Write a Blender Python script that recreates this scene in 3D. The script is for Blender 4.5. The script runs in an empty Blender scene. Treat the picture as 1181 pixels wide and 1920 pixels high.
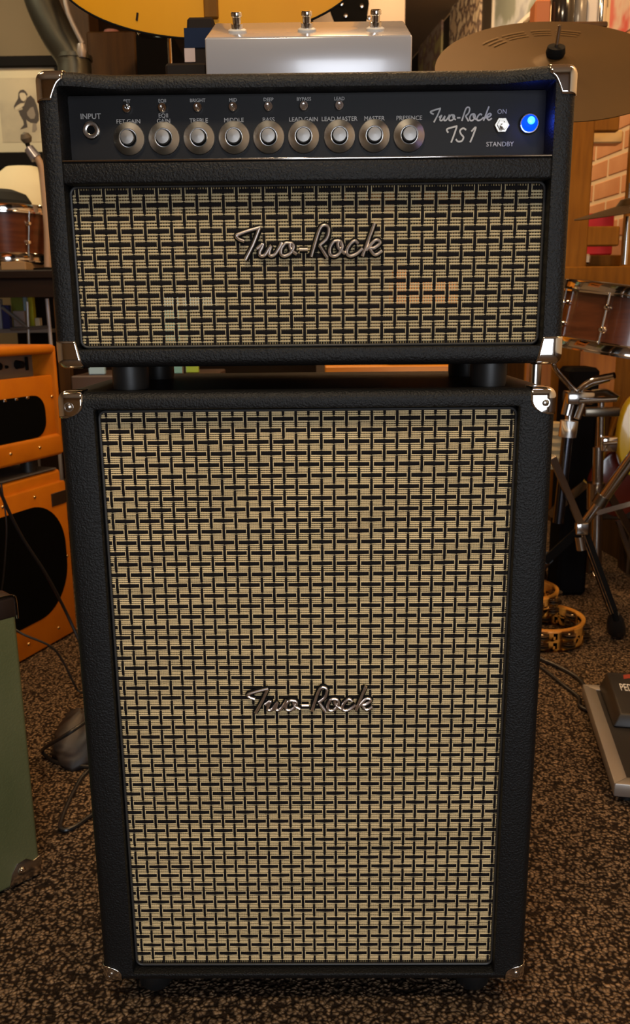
import bpy, bmesh, math, random
from mathutils import Vector, Matrix
random.seed(7)
scene = bpy.context.scene
C = scene.collection
V = Vector
PI = math.pi

# ------------------------------------------------------------------ camera
FPX = 1550.0
PITCH, ROLL, YAW = 0.2297, -0.00997, -0.01019
CAM = V((0.01522, -0.96329, 0.93565))
fwd = V((math.sin(YAW)*math.cos(PITCH), math.cos(YAW)*math.cos(PITCH), -math.sin(PITCH)))
rgt = V((math.cos(YAW), -math.sin(YAW), 0))
upv = rgt.cross(fwd)
RG = math.cos(ROLL)*rgt + math.sin(ROLL)*upv
UP = -math.sin(ROLL)*rgt + math.cos(ROLL)*upv
cd = bpy.data.cameras.new('camera'); cam = bpy.data.objects.new('camera', cd); C.objects.link(cam)
cam.matrix_world = Matrix(((RG.x, UP.x, -fwd.x, CAM.x), (RG.y, UP.y, -fwd.y, CAM.y), (RG.z, UP.z, -fwd.z, CAM.z), (0, 0, 0, 1)))
cd.sensor_fit = 'VERTICAL'; cd.sensor_height = 36.0; cd.lens = FPX*36.0/1920.0
cd.clip_start = 0.02; cd.clip_end = 60
cd.dof.use_dof = True; cd.dof.focus_distance = 1.0; cd.dof.aperture_fstop = 11.0
scene.camera = cam

# ------------------------------------------------------------------ light
w = bpy.data.worlds.new('world'); scene.world = w; w.use_nodes = True
w.node_tree.nodes['Background'].inputs[0].default_value = (0.75, 0.85, 1, 1)
w.node_tree.nodes['Background'].inputs[1].default_value = 0.25
def area(name, loc, target, size, power, col, sizey=None):
    l = bpy.data.lights.new(name, 'AREA'); l.energy = power; l.color = col
    l.shape = 'RECTANGLE'; l.size = size; l.size_y = sizey or size
    o = bpy.data.objects.new(name, l); C.objects.link(o); o.location = loc
    o.rotation_euler = (V(target)-V(loc)).to_track_quat('-Z', 'Y').to_euler()
    return o
WARM = (1.0, 0.60, 0.27)
# daylight through the shop window behind the photographer
area('window_daylight', (0.5, -3.35, 0.95), (-0.02, 0, 0.30), 1.5, 44, (0.86, 0.92, 1.0), 1.5)
# ceiling lamps of the shop
area('ceiling_lamp', (-0.25, -1.0, 2.6), (0, -0.2, 0.2), 0.45, 22, (1.0, .78, .52), 0.2)
area('ceiling_lamp', (1.2, 0.2, 2.6), (0.95, 1.0, 0), 0.5, 15, WARM, 0.2)
area('ceiling_lamp', (-1.1, 0.3, 2.6), (-0.9, 1.0, 0), 0.5, 9, WARM, 0.2)
area('ceiling_lamp', (0.10, 1.1, 2.65), (0.55, 1.9, 0.8), 0.5, 24, WARM, 0.2)
area('ceiling_lamp', (0.4, 3.2, 2.6), (0.85, 3.8, 1.4), 0.5, 26, WARM, 0.2)
area('ceiling_lamp', (-1.6, 2.0, 2.6), (-1.5, 2.6, 0.9), 0.4, 13, (1, .84, .55), 0.2)
scene.view_settings.view_transform = 'Standard'; scene.view_settings.look = 'None'
scene.view_settings.gamma = 1; scene.view_settings.use_curve_mapping = False
scene.view_settings.exposure = 0.0

# ------------------------------------------------------------------ helpers
def ray(px, py): return fwd + RG*((px-590.5)/FPX) - UP*((py-960)/FPX)
def P(px, py, Y):                     # measured point at world depth Y
    d = ray(px, py); return CAM + d*((Y-CAM.y)/d.y)
def G(px, py, z=0.0):                 # measured point at height z
    d = ray(px, py); return CAM + d*((z-CAM.z)/d.z)
MATS = {}
def mat(name, col=(0.8, 0.8, 0.8), rough=0.5, metal=0.0, spec=0.5, bump=None, vary=None, emit=None, alpha=None, coat=0):
    """bump=(scale,strength,kind); vary=(scale,colour2,lo,hi,stretch)"""
    if name in MATS: return MATS[name]
    m = bpy.data.materials.new(name); m.use_nodes = True; MATS[name] = m
    nt = m.node_tree; N = nt.nodes; L = nt.links; b = N['Principled BSDF']
    b.inputs['Base Color'].default_value = (*col, 1); b.inputs['Roughness'].default_value = rough
    b.inputs['Metallic'].default_value = metal; b.inputs['Specular IOR Level'].default_value = spec
    if coat: b.inputs['Coat Weight'].default_value = coat; b.inputs['Coat Roughness'].default_value = .08
    m.diffuse_color = (*col, 1)
    tc = N.new('ShaderNodeTexCoord')
    if vary:
        sc, c2, lo, hi, st = vary
        mp = N.new('ShaderNodeMapping'); mp.inputs['Scale'].default_value = st
        L.new(tc.outputs['Object'], mp.inputs[0])
        nz = N.new('ShaderNodeTexNoise'); nz.inputs['Scale'].default_value = sc; nz.inputs['Detail'].default_value = 5
        L.new(mp.outputs[0], nz.inputs['Vector'])
        cr = N.new('ShaderNodeValToRGB'); cr.color_ramp.elements[0].position = lo; cr.color_ramp.elements[1].position = hi
        cr.color_ramp.elements[0].color = (*col, 1); cr.color_ramp.elements[1].color = (*c2, 1)
        L.new(nz.outputs[0], cr.inputs[0]); L.new(cr.outputs[0], b.inputs['Base Color'])
    if bump:
        sc, s, kind = bump
        if kind == 'voronoi':
            t = N.new('ShaderNodeTexVoronoi'); t.inputs['Scale'].default_value = sc; out = t.outputs['Distance']
        else:
            t = N.new('ShaderNodeTexNoise'); t.inputs['Scale'].default_value = sc; t.inputs['Detail'].default_value = 3; out = t.outputs[0]
        L.new(tc.outputs['Object'], t.inputs['Vector'])
        bp = N.new('ShaderNodeBump'); bp.inputs['Strength'].default_value = s; bp.inputs['Distance'].default_value = 0.002
        L.new(out, bp.inputs['Height']); L.new(bp.outputs[0], b.inputs['Normal'])
    if emit:
        b.inputs['Emission Color'].default_value = (*emit[0], 1); b.inputs['Emission Strength'].default_value = emit[1]
    if alpha is not None: b.inputs['Alpha'].default_value = alpha
    return m

def new(): return bmesh.new()
def _add(b, verts, faces, M=None):
    vs = [b.verts.new((M @ V(v)) if M else V(v)) for v in verts]
    for f in faces:
        try: b.faces.new([vs[i] for i in f])
        except ValueError: pass
    return vs
def box(b, lo, hi, bev=0.0, seg=2, M=None):
    t = bmesh.new()
    x0, y0, z0 = lo; x1, y1, z1 = hi
    _add(t, [(x0,y0,z0),(x1,y0,z0),(x1,y1,z0),(x0,y1,z0),(x0,y0,z1),(x1,y0,z1),(x1,y1,z1),(x0,y1,z1)],
         [(0,3,2,1),(4,5,6,7),(0,1,5,4),(1,2,6,5),(2,3,7,6),(3,0,4,7)])
    if bev: bmesh.ops.bevel(t, geom=t.edges[:], offset=bev, segments=seg, affect='EDGES', profile=0.5)
    merge(b, t, M); return b
def merge(b, t, M=None):
    t.verts.index_update()
    vs = [b.verts.new((M @ v.co) if M else v.co) for v in t.verts]
    for f in t.faces:
        try: b.faces.new([vs[v.index] for v in f.verts])
        except ValueError: pass
    t.free()
def loops(b, ls, closed=True, cap0=False, cap1=False):
    vl = [[b.verts.new(V(p)) for p in l] for l in ls]
    n = len(vl[0])
    for a, c in zip(vl[:-1], vl[1:]):
        for i in range(n if closed else n-1):
            j = (i+1) % n
            try: b.faces.new((a[i], a[j], c[j], c[i]))
            except ValueError: pass
    if cap0: b.faces.new(vl[0][::-1])
    if cap1: b.faces.new(vl[-1])
    return b
def frame_of(d):
    d = d.normalized(); a = V((0, 0, 1)) if abs(d.z) < .9 else V((1, 0, 0))
    x = d.cross(a).normalized(); return x, d.cross(x).normalized()
def cyl(b, p0, p1, r0, r1=None, n=20, cap=True):
    p0 = V(p0); p1 = V(p1); r1 = r0 if r1 is None else r1
    x, y = frame_of(p1-p0)
    ls = [[p+(x*math.cos(2*PI*i/n)+y*math.sin(2*PI*i/n))*r for i in range(n)] for p, r in ((p0, r0), (p1, r1))]
    return loops(b, ls, True, cap, cap)
def catmull(pts, k=8):
    pts = [V(p) for p in pts]; out = []
    q = [pts[0]*2-pts[1]]+pts+[pts[-1]*2-pts[-2]]
    for i in range(1, len(q)-2):
        for s in range(k):
            t = s/k; a, c, d, e = q[i-1], q[i], q[i+1], q[i+2]
            out.append(.5*((2*c)+(d-a)*t+(2*a-5*c+4*d-e)*t*t+(3*c-a-3*d+e)*t**3))
    out.append(pts[-1]); return out
def tube(b, pts, r, n=8, k=6, smooth=True, flat=None):
    pts = catmull(pts, k) if smooth and len(pts) > 2 else [V(p) for p in pts]
    ls = []; px = None
    for i, p in enumerate(pts):
        d = (pts[min(i+1, len(pts)-1)]-pts[max(i-1, 0)]).normalized()
        if flat is not None:                      # keep the section square to a given normal
            y = V(flat); x = d.cross(y).normalized()
            y = x.cross(d).normalized() if False else y
        else:
            if px is None: px, _ = frame_of(d)
            x = (px-d*px.dot(d)).normalized(); y = d.cross(x); px = x
        ls.append([p+(x*math.cos(2*PI*j/n)+y*math.sin(2*PI*j/n))*r for j in range(n)])
    return loops(b, ls, True, True, True)
def lathe(b, prof, M=None, n=32, cap0=False, cap1=False):
    """prof [(r,h)] turned about local Z"""
    M = M or Matrix()
    ls = [[M @ V((r*math.cos(2*PI*i/n), r*math.sin(2*PI*i/n), h)) for i in range(n)] for r, h in prof]
    return loops(b, ls, True, cap0, cap1)
def prism(b, poly, d0, d1, M=None, bev=0):
    """poly in local XZ, extruded along local Y"""
    t = bmesh.new(); n = len(poly)
    _add(t, [(x, d0, z) for x, z in poly]+[(x, d1, z) for x, z in poly],
         [tuple(range(n)), tuple(range(2*n-1, n-1, -1))]+[(i, i+n, (i+1) % n+n, (i+1) % n) for i in range(n)])
    bmesh.ops.recalc_face_normals(t, faces=t.faces[:])
    if bev: bmesh.ops.bevel(t, geom=[e for e in t.edges], offset=bev, segments=2, affect='EDGES', profile=.5)
    merge(b, t, M); return b
def facing(p, nrm, upw=(0, 0, 1)):
    """matrix whose local +Z is nrm, at p"""
    z = V(nrm).normalized(); u = V(upw)
    if abs(z.dot(u)) > .98: u = V((0, 1, 0))
    x = u.cross(z).normalized(); y = z.cross(x)
    return Matrix(((x.x, y.x, z.x, p[0]), (x.y, y.y, z.y, p[1]), (x.z, y.z, z.z, p[2]), (0, 0, 0, 1)))
def local_frame(o, ux, uy):
    """matrix with local X=ux, local Y=uy, Z up, at o"""
    return Matrix(((ux[0], uy[0], 0, o[0]), (ux[1], uy[1], 0, o[1]), (0, 0, 1, o[2]), (0, 0, 0, 1)))
def tag(o, label=None, cat=None, group=None, kind=None):
    if label: o['label'] = label
    if cat: o['category'] = cat
    if group: o['group'] = group
    if kind: o['kind'] = kind
    return o
INV = {}
def thing(name, loc, label, cat, group=None):
    o = bpy.data.objects.new(name, None); C.objects.link(o); o.location = loc; o.empty_display_size = .05
    INV[o] = Matrix.Translation(-V(loc)); return tag(o, label, cat, group)
def obj(name, b, m, parent=None, smooth=True, label=None, cat=None, group=None, kind=None, org=None, ang=35, recalc=True):
    """link bmesh (world coordinates) as one mesh object; origin at the parent's base or at org"""
    me = bpy.data.meshes.new(name)
    if recalc: bmesh.ops.recalc_face_normals(b, faces=b.faces[:])
    root = parent
    base = V((0, 0, 0))
    if parent is not None:
        base = WORLD[parent] if parent in WORLD else V(parent.location)
    if org is not None: base = V(org)
    elif parent is None:
        xs = [v.co for v in b.verts]
        base = V((sum(v.x for v in xs)/len(xs), sum(v.y for v in xs)/len(xs), min(v.z for v in xs)))
    bmesh.ops.translate(b, verts=b.verts[:], vec=-base)
    if smooth:
        for f in b.faces: f.smooth = True
        for e in b.edges:
            if len(e.link_faces) == 2 and e.calc_face_angle(0) > math.radians(ang): e.smooth = False
    b.to_mesh(me); b.free(); me.materials.append(m)
    o = bpy.data.objects.new(name, me); C.objects.link(o)
    if parent is not None:
        o.parent = parent
        pb = WORLD[parent] if parent in WORLD else V(parent.location)
        o.location = base-pb
    else: o.location = base
    WORLD[o] = base
    return tag(o, label, cat, group, kind)
WORLD = {}
def struct(name, b, m, smooth=False, label=None):
    return obj(name, b, m, None, smooth, label=label, kind='structure', org=(0, 0, 0))
def text(b, s, size, M, depth=0.0003, align='CENTER'):
    cu = bpy.data.curves.new('t', 'FONT'); cu.body = s; cu.size = size; cu.extrude = depth; cu.align_x = align; cu.align_y = 'CENTER'
    cu.resolution_u = 3
    o = bpy.data.objects.new('t', cu); C.objects.link(o)
    dg = bpy.context.evaluated_depsgraph_get(); me = bpy.data.meshes.new_from_object(o.evaluated_get(dg))
    t = bmesh.new(); t.from_mesh(me); merge(b, t, M)
    bpy.data.objects.remove(o); bpy.data.curves.remove(cu); bpy.data.meshes.remove(me)

# ------------------------------------------------------------------ materials
tolex = mat('black_tolex', (0.0070, 0.0068, 0.0068), .46, 0, .28, bump=(420, .6, 'noise'))
tolexb = tolex
black = mat('flat_black', (0.004, 0.004, 0.004), .8, 0, .15)
rubber = mat('black_rubber', (0.010, 0.010, 0.010), .45)
chrome = mat('chrome', (0.83, 0.81, 0.79), .09, 1)
chromed = mat('worn_chrome', (0.62, 0.60, 0.58), .16, 1)
nickel = mat('nickel', (0.62, 0.58, 0.52), .22, 1)
alu = mat('brushed_aluminium', (0.97, 0.95, 0.92), .42, 1)
_n = alu.node_tree.nodes; _t = _n.new('ShaderNodeTangent'); _t.direction_type = 'RADIAL'; _t.axis = 'Y'
alu.node_tree.links.new(_t.outputs[0], _n['Principled BSDF'].inputs['Tangent']); _n['Principled BSDF'].inputs['Anisotropic'].default_value = .9
alucap = mat('satin_cap', (.30, .285, .27), .45, 1)
panelm = mat('panel_black', (0.0075, 0.007, 0.008), .5, 0, .25)
printm = mat('silver_print', (0.52, 0.51, 0.50), .5)
cream = mat('cream_yarn', (0.92, 0.72, 0.40), .75, vary=(900, (0.74, 0.56, 0.29), .35, .7, (1, 1, 1)))
creamt = mat('sheer_cream_yarn', (0.84, 0.68, 0.39), .75, vary=(900, (0.66, 0.51, 0.27), .35, .7, (1, 1, 1)), alpha=.72)
strand = mat('black_yarn', (0.010, 0.008, 0.008), .8, 0, .12)
orange = mat('orange_tolex', (0.54, 0.165, 0.002), .55, 0, .3, vary=(14, (0.46, 0.130, 0.002), .35, .7, (1, 1, 1)), bump=(500, .25, 'noise'))
green = mat('olive_tolex', (0.165, 0.165, 0.070), .5, vary=(9, (0.12, 0.13, 0.05), .35, .7, (1, 1, .6)), bump=(300, .3, 'noise'))
brass = mat('brass', (0.70, 0.47, 0.20), .25, 1)
amber = mat('amber_lacquer', (0.86, 0.38, 0.010), .5, 0, .2, vary=(6, (0.78, 0.32, 0.008), .35, .7, (1, 1, .3)))
wood = mat('brown_wood', (0.20, 0.083, 0.006), .7, 0, .2, vary=(9, (0.14, 0.055, 0.004), .35, .7, (8, 8, .7)))
wooddk = mat('dark_wood', (0.014, 0.006, 0.003), .6, 0, .2, vary=(9, (0.009, 0.004, 0.002), .35, .7, (.7, 8, 8)))
woodmid = mat('panel_wood', (0.07, 0.032, 0.008), .6, 0, .25, vary=(7, (0.038, 0.017, 0.005), .35, .7, (6, 6, .6)))
shell = mat('drum_shell_wood', (0.125, 0.036, 0.012), .3, vary=(10, (0.066, 0.018, 0.006), .35, .7, (1, 1, 7)), coat=.5)
gold = mat('cymbal_bronze', (0.060, 0.029, 0.0025), .6, .5, vary=(5, (0.046, 0.022, 0.002), .35, .7, (1, 1, 1)))
beige = mat('beige_paint', (0.17, 0.125, 0.065), .7)
white = mat('white_paper', (0.75, 0.70, 0.60), .7)
greym = mat('grey_enamel', (0.42, 0.41, 0.43), .24, .25, coat=.5)

# ------------------------------------------------------------------ room
def carpet_mat():
    m = bpy.data.materials.new('brown_carpet'); m.use_nodes = True
    nt = m.node_tree; N = nt.nodes; L = nt.links; b = N['Principled BSDF']; b.inputs['Roughness'].default_value = .9
    b.inputs['Specular IOR Level'].default_value = .15
    tc = N.new('ShaderNodeTexCoord')
    wv = N.new('ShaderNodeTexNoise'); wv.inputs['Scale'].default_value = 60; wv.inputs['Detail'].default_value = 2
    L.new(tc.outputs['Object'], wv.inputs['Vector'])
    ad = N.new('ShaderNodeMixRGB'); ad.blend_type = 'ADD'; ad.inputs[0].default_value = .012
    L.new(tc.outputs['Object'], ad.inputs[1]); L.new(wv.outputs['Color'], ad.inputs[2])
    vo = N.new('ShaderNodeTexVoronoi'); vo.inputs['Scale'].default_value = 165; vo.inputs['Randomness'].default_value = 1
    L.new(ad.outputs[0], vo.inputs['Vector'])
    cr = N.new('ShaderNodeValToRGB'); e = cr.color_ramp.elements
    e[0].position = .05; e[0].color = (0.40, 0.29, 0.19, 1); e[1].position = .62; e[1].color = (0.022, 0.014, 0.009, 1)
    L.new(vo.outputs['Distance'], cr.inputs[0])
    n2 = N.new('ShaderNodeTexNoise'); n2.inputs['Scale'].default_value = 85; n2.inputs['Detail'].default_value = 2
    L.new(tc.outputs['Object'], n2.inputs['Vector'])
    r2 = N.new('ShaderNodeValToRGB'); r2.color_ramp.elements[0].position = .35; r2.color_ramp.elements[1].position = .68
    r2.color_ramp.elements[0].color = (.45, .42, .40, 1); r2.color_ramp.elements[1].color = (1.35, 1.25, 1.15, 1)
    L.new(n2.outputs[0], r2.inputs[0])
    mx = N.new('ShaderNodeMixRGB'); mx.blend_type = 'MULTIPLY'; mx.inputs[0].default_value = 1
    L.new(cr.outputs[0], mx.inputs[1]); L.new(r2.outputs[0], mx.inputs[2]); L.new(mx.outputs[0], b.inputs['Base Color'])
    bp = N.new('ShaderNodeBump'); bp.inputs['Strength'].default_value = 1; bp.inputs['Distance'].default_value = .004; bp.invert = True
    L.new(vo.outputs['Distance'], bp.inputs['Height']); L.new(bp.outputs[0], b.inputs['Normal'])
    return m
RWD = V((-.15, 1, 0)).normalized(); RWN = V((-RWD.y, RWD.x, 0))       # the brick wall runs obliquely
RW0 = V((1.16, 2.35, 0))
b = new(); box(b, (-3.2, -3.7, -.1), (2.6, 6.0, 0)); struct('floor', b, carpet_mat())
b = new(); box(b, (-3.2, -3.7, 2.75), (2.6, 6.0, 2.85)); struct('ceiling', b, mat('ceiling_paint', (.34, .25, .16), .8))
b = new(); box(b, (-3.2, 5.6, 0), (2.6, 5.7, 2.75)); struct('wall_back', b, mat('dark_wall', (.045, .030, .020), .8))
b = new(); box(b, (-3.2, -3.7, 0), (-3.1, 5.6, 2.75)); struct('wall_left', b, mat('tan_wall', (.36, .25, .14), .8))
b = new()      # wall behind the photographer with the window opening
box(b, (-3.1, -3.7, 0), (-.3, -3.6, 2.75)); box(b, (1.3, -3.7, 0), (2.5, -3.6, 2.75))
box(b, (-.3, -3.7, 0), (1.3, -3.6, .25)); box(b, (-.3, -3.7, 1.85), (1.3, -3.6, 2.75)); struct('wall_front', b, MATS['tan_wall'])
w1 = thing('window_1', (.5, -3.65, .25), 'shop window behind the photographer', 'window'); w1['kind'] = 'structure'
b = new()
for x in (-.3, .46, 1.26): box(b, (x, -3.69, .25), (x+.06, -3.62, 1.85))
for z in (.25, 1.79): box(b, (-.3, -3.69, z), (1.32, -3.62, z+.06))
obj('window_frame', b, white, w1, False)
# partition with the framed drawing
b = new(); box(b, (-3.1, 3.05, 0), (-1.13, 3.13, 2.75)); struct('wall_partition', b, beige)
b = new(); box(b, (-1.13, 2.99, 0), (-.98, 3.16, 2.75), .004); struct('trim_1', b, woodmid)
# oblique brick wall on the right
M = local_frame(RW0, RWN, RWD)          # local X into the room (towards -x), local Y along the wall
b = new(); box(b, (-.12, -6, 0), (-.002, 3.4, 2.75), 0, 1, M)
wr = struct('wall_right', b, mat('mortar', (.72, .58, .40), .9))
brickm = mat('salmon_brick', (.52, .235, .105), .8, vary=(6, (.62, .33, .17), .35, .7, (1, 1, 1)), bump=(90, .4, 'noise'))
bm0 = None
for r in range(14):
    for c in range(7):
        y0 = -.62+c*.222+(.111 if r % 2 else 0); z0 = .92+r*.078
        if bm0 is None:
            t = new(); box(t, (0, 0, 0), (.014, .210, .066), .004, 1)
            me = bpy.data.meshes.new('brick'); t.to_mesh(me); t.free(); me.materials.append(brickm); bm0 = me
        o = bpy.data.objects.new('brick', bm0); C.objects.link(o)
        o.matrix_world = M @ Matrix.Translation((-.013, y0, z0)); o.parent = wr
        o.matrix_parent_inverse = Matrix()

b = new(); box(b, (-.001, -6, 0), (.014, 1.09, .78), .002, 1, M); struct('baseboard_right', b, woodmid)
# ------------------------------------------------------------------ amplifier pieces
def rrect(x0, x1, z0, z1, r, nc=5, nx=40, nz=16):
    pts = []
    def side(a, c, n): return [(a[0]+(c[0]-a[0])*i/n, a[1]+(c[1]-a[1])*i/n) for i in range(n)]
    def arc(cx, cz, a0): return [(cx+r*math.cos(a0+PI/2*i/nc), cz+r*math.sin(a0+PI/2*i/nc)) for i in range(nc)]
    pts += side((x0+r, z0), (x1-r, z0), nx)+arc(x1-r, z0+r, -PI/2)
    pts += side((x1, z0+r), (x1, z1-r), nz)+arc(x1-r, z1-r, 0)
    pts += side((x1-r, z1), (x0+r, z1), nx)+arc(x0+r, z1-r, PI/2)
    pts += side((x0, z1-r), (x0, z0+r), nz)+arc(x0+r, z0+r, PI)
    return pts
def shell_ring(b, X0, X1, Z0, Z1, x0, x1, z0, z1, depth, r, inner, scoop=None, backopen=True):
    ls = []
    def L(ins, y, inn=False, rad=None):
        if inn: p = rrect(x0+ins, x1-ins, z0+ins, z1-ins, .003)
        else: p = rrect(X0+ins, X1-ins, Z0+ins, Z1-ins, max(r-ins*.6, .003))
        return [V((x, y+(scoop(x, z) if scoop else 0)*max(0, 1-y/.12), z)) for x, z in p]
    ls.append(L(0, depth)); ls.append(L(0, .12)); ls.append(L(0, .06))
    for i in range(6): a = PI/2*i/5; ls.append(L(r*(1-math.cos(a)), r*(1-math.sin(a))))
    ls.append(L(-.0025, 0, True)); ls.append(L(-.0007, .0007, True)); ls.append(L(0, .0025, True)); ls.append(L(0, inner*.5, True)); ls.append(L(0, inner, True))
    if backopen:
        ls.append(L(0, depth, True)); ls.append(ls[0])
        loops(b, ls)
    else:
        loops(b, ls, True, True, False)
    bmesh.ops.remove_doubles(b, verts=b.verts[:], dist=1e-6)
    return b

def corner_piece(b, px, pz, sx, sz, py=0.0, sy=1, s=.031, sh='tongue', r=.010, gap=.0004):
    """chrome corner protector at the box corner (px,py,pz); sx,sz,sy point into the box"""
    n = 10
    def wv(v):
        if sh == 'tongue': return s*(1 if v < .45 else math.sqrt(max(0.04, 1-((v-.45)/.58)**2)))
        if sh == 'scoop': return s*(1-.45*max(0, (v-.30)/.70)**.6)
        return s*(1-.22*v)
    def rnd(p):
        c = V((max(p.x, r), max(p.y, r), max(p.z, r))); d = p-c
        return c+d.normalized()*(r+gap) if d.length > 1e-9 else p
    def out(p):
        q = rnd(p); return V((px+sx*q.x, py+sy*q.y, pz+sz*q.z))
    for axis in range(3):
        g = []
        for i in range(n+1):
            row = []
            for j in range(n+1):
                u = i/n; v = j/n
                if axis == 0: p = V((u*wv(v), 0, v*s))          # front
                elif axis == 1: p = V((u*s, v*s*.9, 0))          # top
                else: p = V((0, u*s*.9, v*s))                    # side
                row.append(b.verts.new(out(p)))
            g.append(row)
        for i in range(n):
            for j in range(n): b.faces.new((g[i][j], g[i+1][j], g[i+1][j+1], g[i][j+1]))
    bmesh.ops.remove_doubles(b, verts=b.verts[:], dist=2e-4)
def add_corner(parent, px, pz, sx, sz, py=0, sy=1, screw=True, **k):
    b = new(); corner_piece(b, px, pz, sx, sz, py, sy, **k)
    o = obj('corner_protector', b, chrome, parent, True, ang=60)
    md = o.modifiers.new('thick', 'SOLIDIFY'); md.thickness = .0011; md.offset = 1 if True else -1
    if screw:
        s = k.get('s', .031); cx = px+sx*s*.45; cz = pz+sz*s*.56; y = py-sy*.0009
        b = new(); lathe(b, [(0.0001, .0022), (.002, .0021), (.0034, .0014), (.0040, .0)], facing((cx, y, cz), (0, -sy, 0)), 16)
        lathe(b, [(.0056, .0), (.0056, .0008), (.0044, .0008), (.0044, 0)], facing((cx, y, cz), (0, -sy, 0)), 16)
        obj('screw', b, nickel, o)
    return o

def cloth(parent, x0, x1, z0, z1, y, xc, zr, sc, sr, ym, par0=0, ny=4, yw=.66):
    """woven grille cloth; columns of black yarn at xc+k*sc, rows at zr-k*sr"""
    A = .0010
    kx0 = math.ceil((x0+.002-xc)/sc); kx1 = math.floor((x1-.002-xc)/sc)
    kr0 = math.ceil((zr-z1+.002)/sr); kr1 = math.floor((zr-z0-.002)/sr)
    vs = []; fs = []
    def strip(pts, hw, axis, dome):
        base = len(vs)
        for (a, c, d) in pts:
            for k, o in ((-1, dome), (-.45, 0), (.45, 0), (1, dome)):
                if axis == 'x': vs.append((a, c+o, d+k*hw(a) if callable(hw) else d+k*hw))
                else: vs.append((a+k*hw, c+o, d))
        for i in range(len(pts)-1):
            for k in range(3):
                p = base+i*4+k; fs.append((p, p+1, p+5, p+4))
    # cream weft, four yarns between two black rows, pinched where a black column rises
    rows = range(kr0-1, kr1+1)
    cols = [x0]+[xc+k*sc for k in range(kx0, kx1+1)]+[x1]
    for r in rows:
        zt = zr-r*sr-.0020; zb = zr-(r+1)*sr+.0020
        for j in range(ny):
            zz = zt+(zb-zt)*(j+.5)/ny
            if not (z0+.0012 < zz < z1-.0012): continue
            hw = (zt-zb)/(2*ny)*yw
            for ca, cb in zip(cols[:-1], cols[1:]):
                if cb-ca < .003: continue
                e = -.0001; base = len(vs)
                jz = random.uniform(-.00018, .00018)
                for tx, wsc, dy in ((ca-e, .55, .0003), (ca+.0022, .95, 0), ((ca+cb)/2, 1, -.00022), (cb-.0022, .95, 0), (cb+e, .55, .0003)):
                    tx = min(max(tx, x0), x1)
                    for k, o in ((-1, .0005), (-.4, 0), (.4, 0), (1, .0005)):
                        vs.append((tx, y+.42*A+o+dy, zz+jz+k*hw*wsc))
                for i in range(4):
                    for k in range(3):
                        p = base+i*4+k; fs.append((p, p+1, p+5, p+4))
    weft = (vs, fs); vs = []; fs = []
    # fine brown warp lying behind, five yarns per cell
    for ca, cb in zip(cols[:-1], cols[1:]):
        n = max(1, round((cb-ca)/.0030))
        for j in range(n):
            xx = ca+(cb-ca)*(j+.5)/n
            strip([(xx, y+.0014, z0), (xx, y+.0014, z1)], .00080, 'z', .0003)
    warp = (vs, fs); vs, fs = weft
    # cream selvedge threads beside each rising black yarn
    for c in range(kx0, kx1+1):
        for r in range(kr0, kr1+1):
            if (r+c+par0) % 2 == 0:
                for s in (-1, 1):
                    xx = xc+c*sc+s*.0022; zz = zr-r*sr
                    if not (x0+.001 < xx < x1-.001): continue
                    strip([(xx, y+.0004, min(zz+.0042, z1)), (xx, y-.0006, min(zz+.0016, z1)), (xx, y-.0006, max(zz-.0016, z0)), (xx, y+.0004, max(zz-.0042, z0))], .00045, 'z', .0002)
    def mk(name, m):
        me = bpy.data.meshes.new(name); base = V(parent.location)
        me.from_pydata([(p[0]-base.x, p[1]-base.y, p[2]-base.z) for p in vs], [], fs); me.materials.append(m)
        me.polygons.foreach_set('use_smooth', [True]*len(me.polygons))
        o = bpy.data.objects.new(name, me); C.objects.link(o); o.parent = parent; WORLD[o] = base; return o
    g = mk('grille_cloth', ym)
    vs, fs = warp; gw = mk('warp_yarn', mat('olive_yarn', (.27, .20, .10), .85, 0, .1)); gw['kind'] = 'stuff'
    g['kind'] = 'stuff'; g['label'] = 'cream woven yarns of the grille cloth'
    vs = []; fs = []
    for c in range(kx0, kx1+1):
        xx = xc+c*sc; n = int((z1-z0)/sr*8); pts = []
        for i in range(n+1):
            zz = z0+(z1-z0)*i/n; t = (zr-zz)/sr
            pts.append((xx, y-A*math.cos(PI*(t+c+par0)), zz))
        strip(pts, .00165, 'z', .0003)
    for r in range(kr0, kr1+1):
        zz = zr-r*sr; n = len(cols)*3; pts = []
        for i in range(n+1):
            xx = x0+(x1-x0)*i/n; t = (xx-xc)/sc
            pts.append((xx, y+.0002+.0005*math.cos(PI*(t+r+par0)), zz))
        strip(pts, .00215, 'x', .0004)
    g2 = mk('black_strand', strand); g2['kind'] = 'stuff'; g2['label'] = 'black check yarns woven through the cream cloth'
    return g

LOGO = [  # script lettering, pen strokes in photo-measured units
 [(187,216),(152,202),(139,184),(160,172),(218,154),(287,136)], [(281,142),(240,235),(190,326)],
 [(262,262),(302,234),(279,284),(288,303),(314,295),(350,244),(337,290),(350,304),(376,292),(406,248),(415,224)],
 [(474,231),(440,231),(414,262),(412,294),(434,305),(468,290),(490,255),(478,231),(466,240),(474,270),(510,296)],
 [(526,268),(576,268)],
 [(598,312),(636,190),(660,138),(688,128),(707,150),(694,205),(650,246)], [(650,246),(672,280),(697,318)],
 [(772,219),(738,224),(714,262),(716,298),(740,310),(770,294),(790,256),(780,224),(764,228),(768,262),(808,296)],
 [(888,238),(866,220),(834,246),(816,288),(838,309),(878,296),(914,266)],
 [(987,120),(950,218),(914,312)], [(936,278),(984,224),(1010,218),(1021,236),(988,262),(962,268),(984,300),(1006,300),(1034,280)]]
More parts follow.
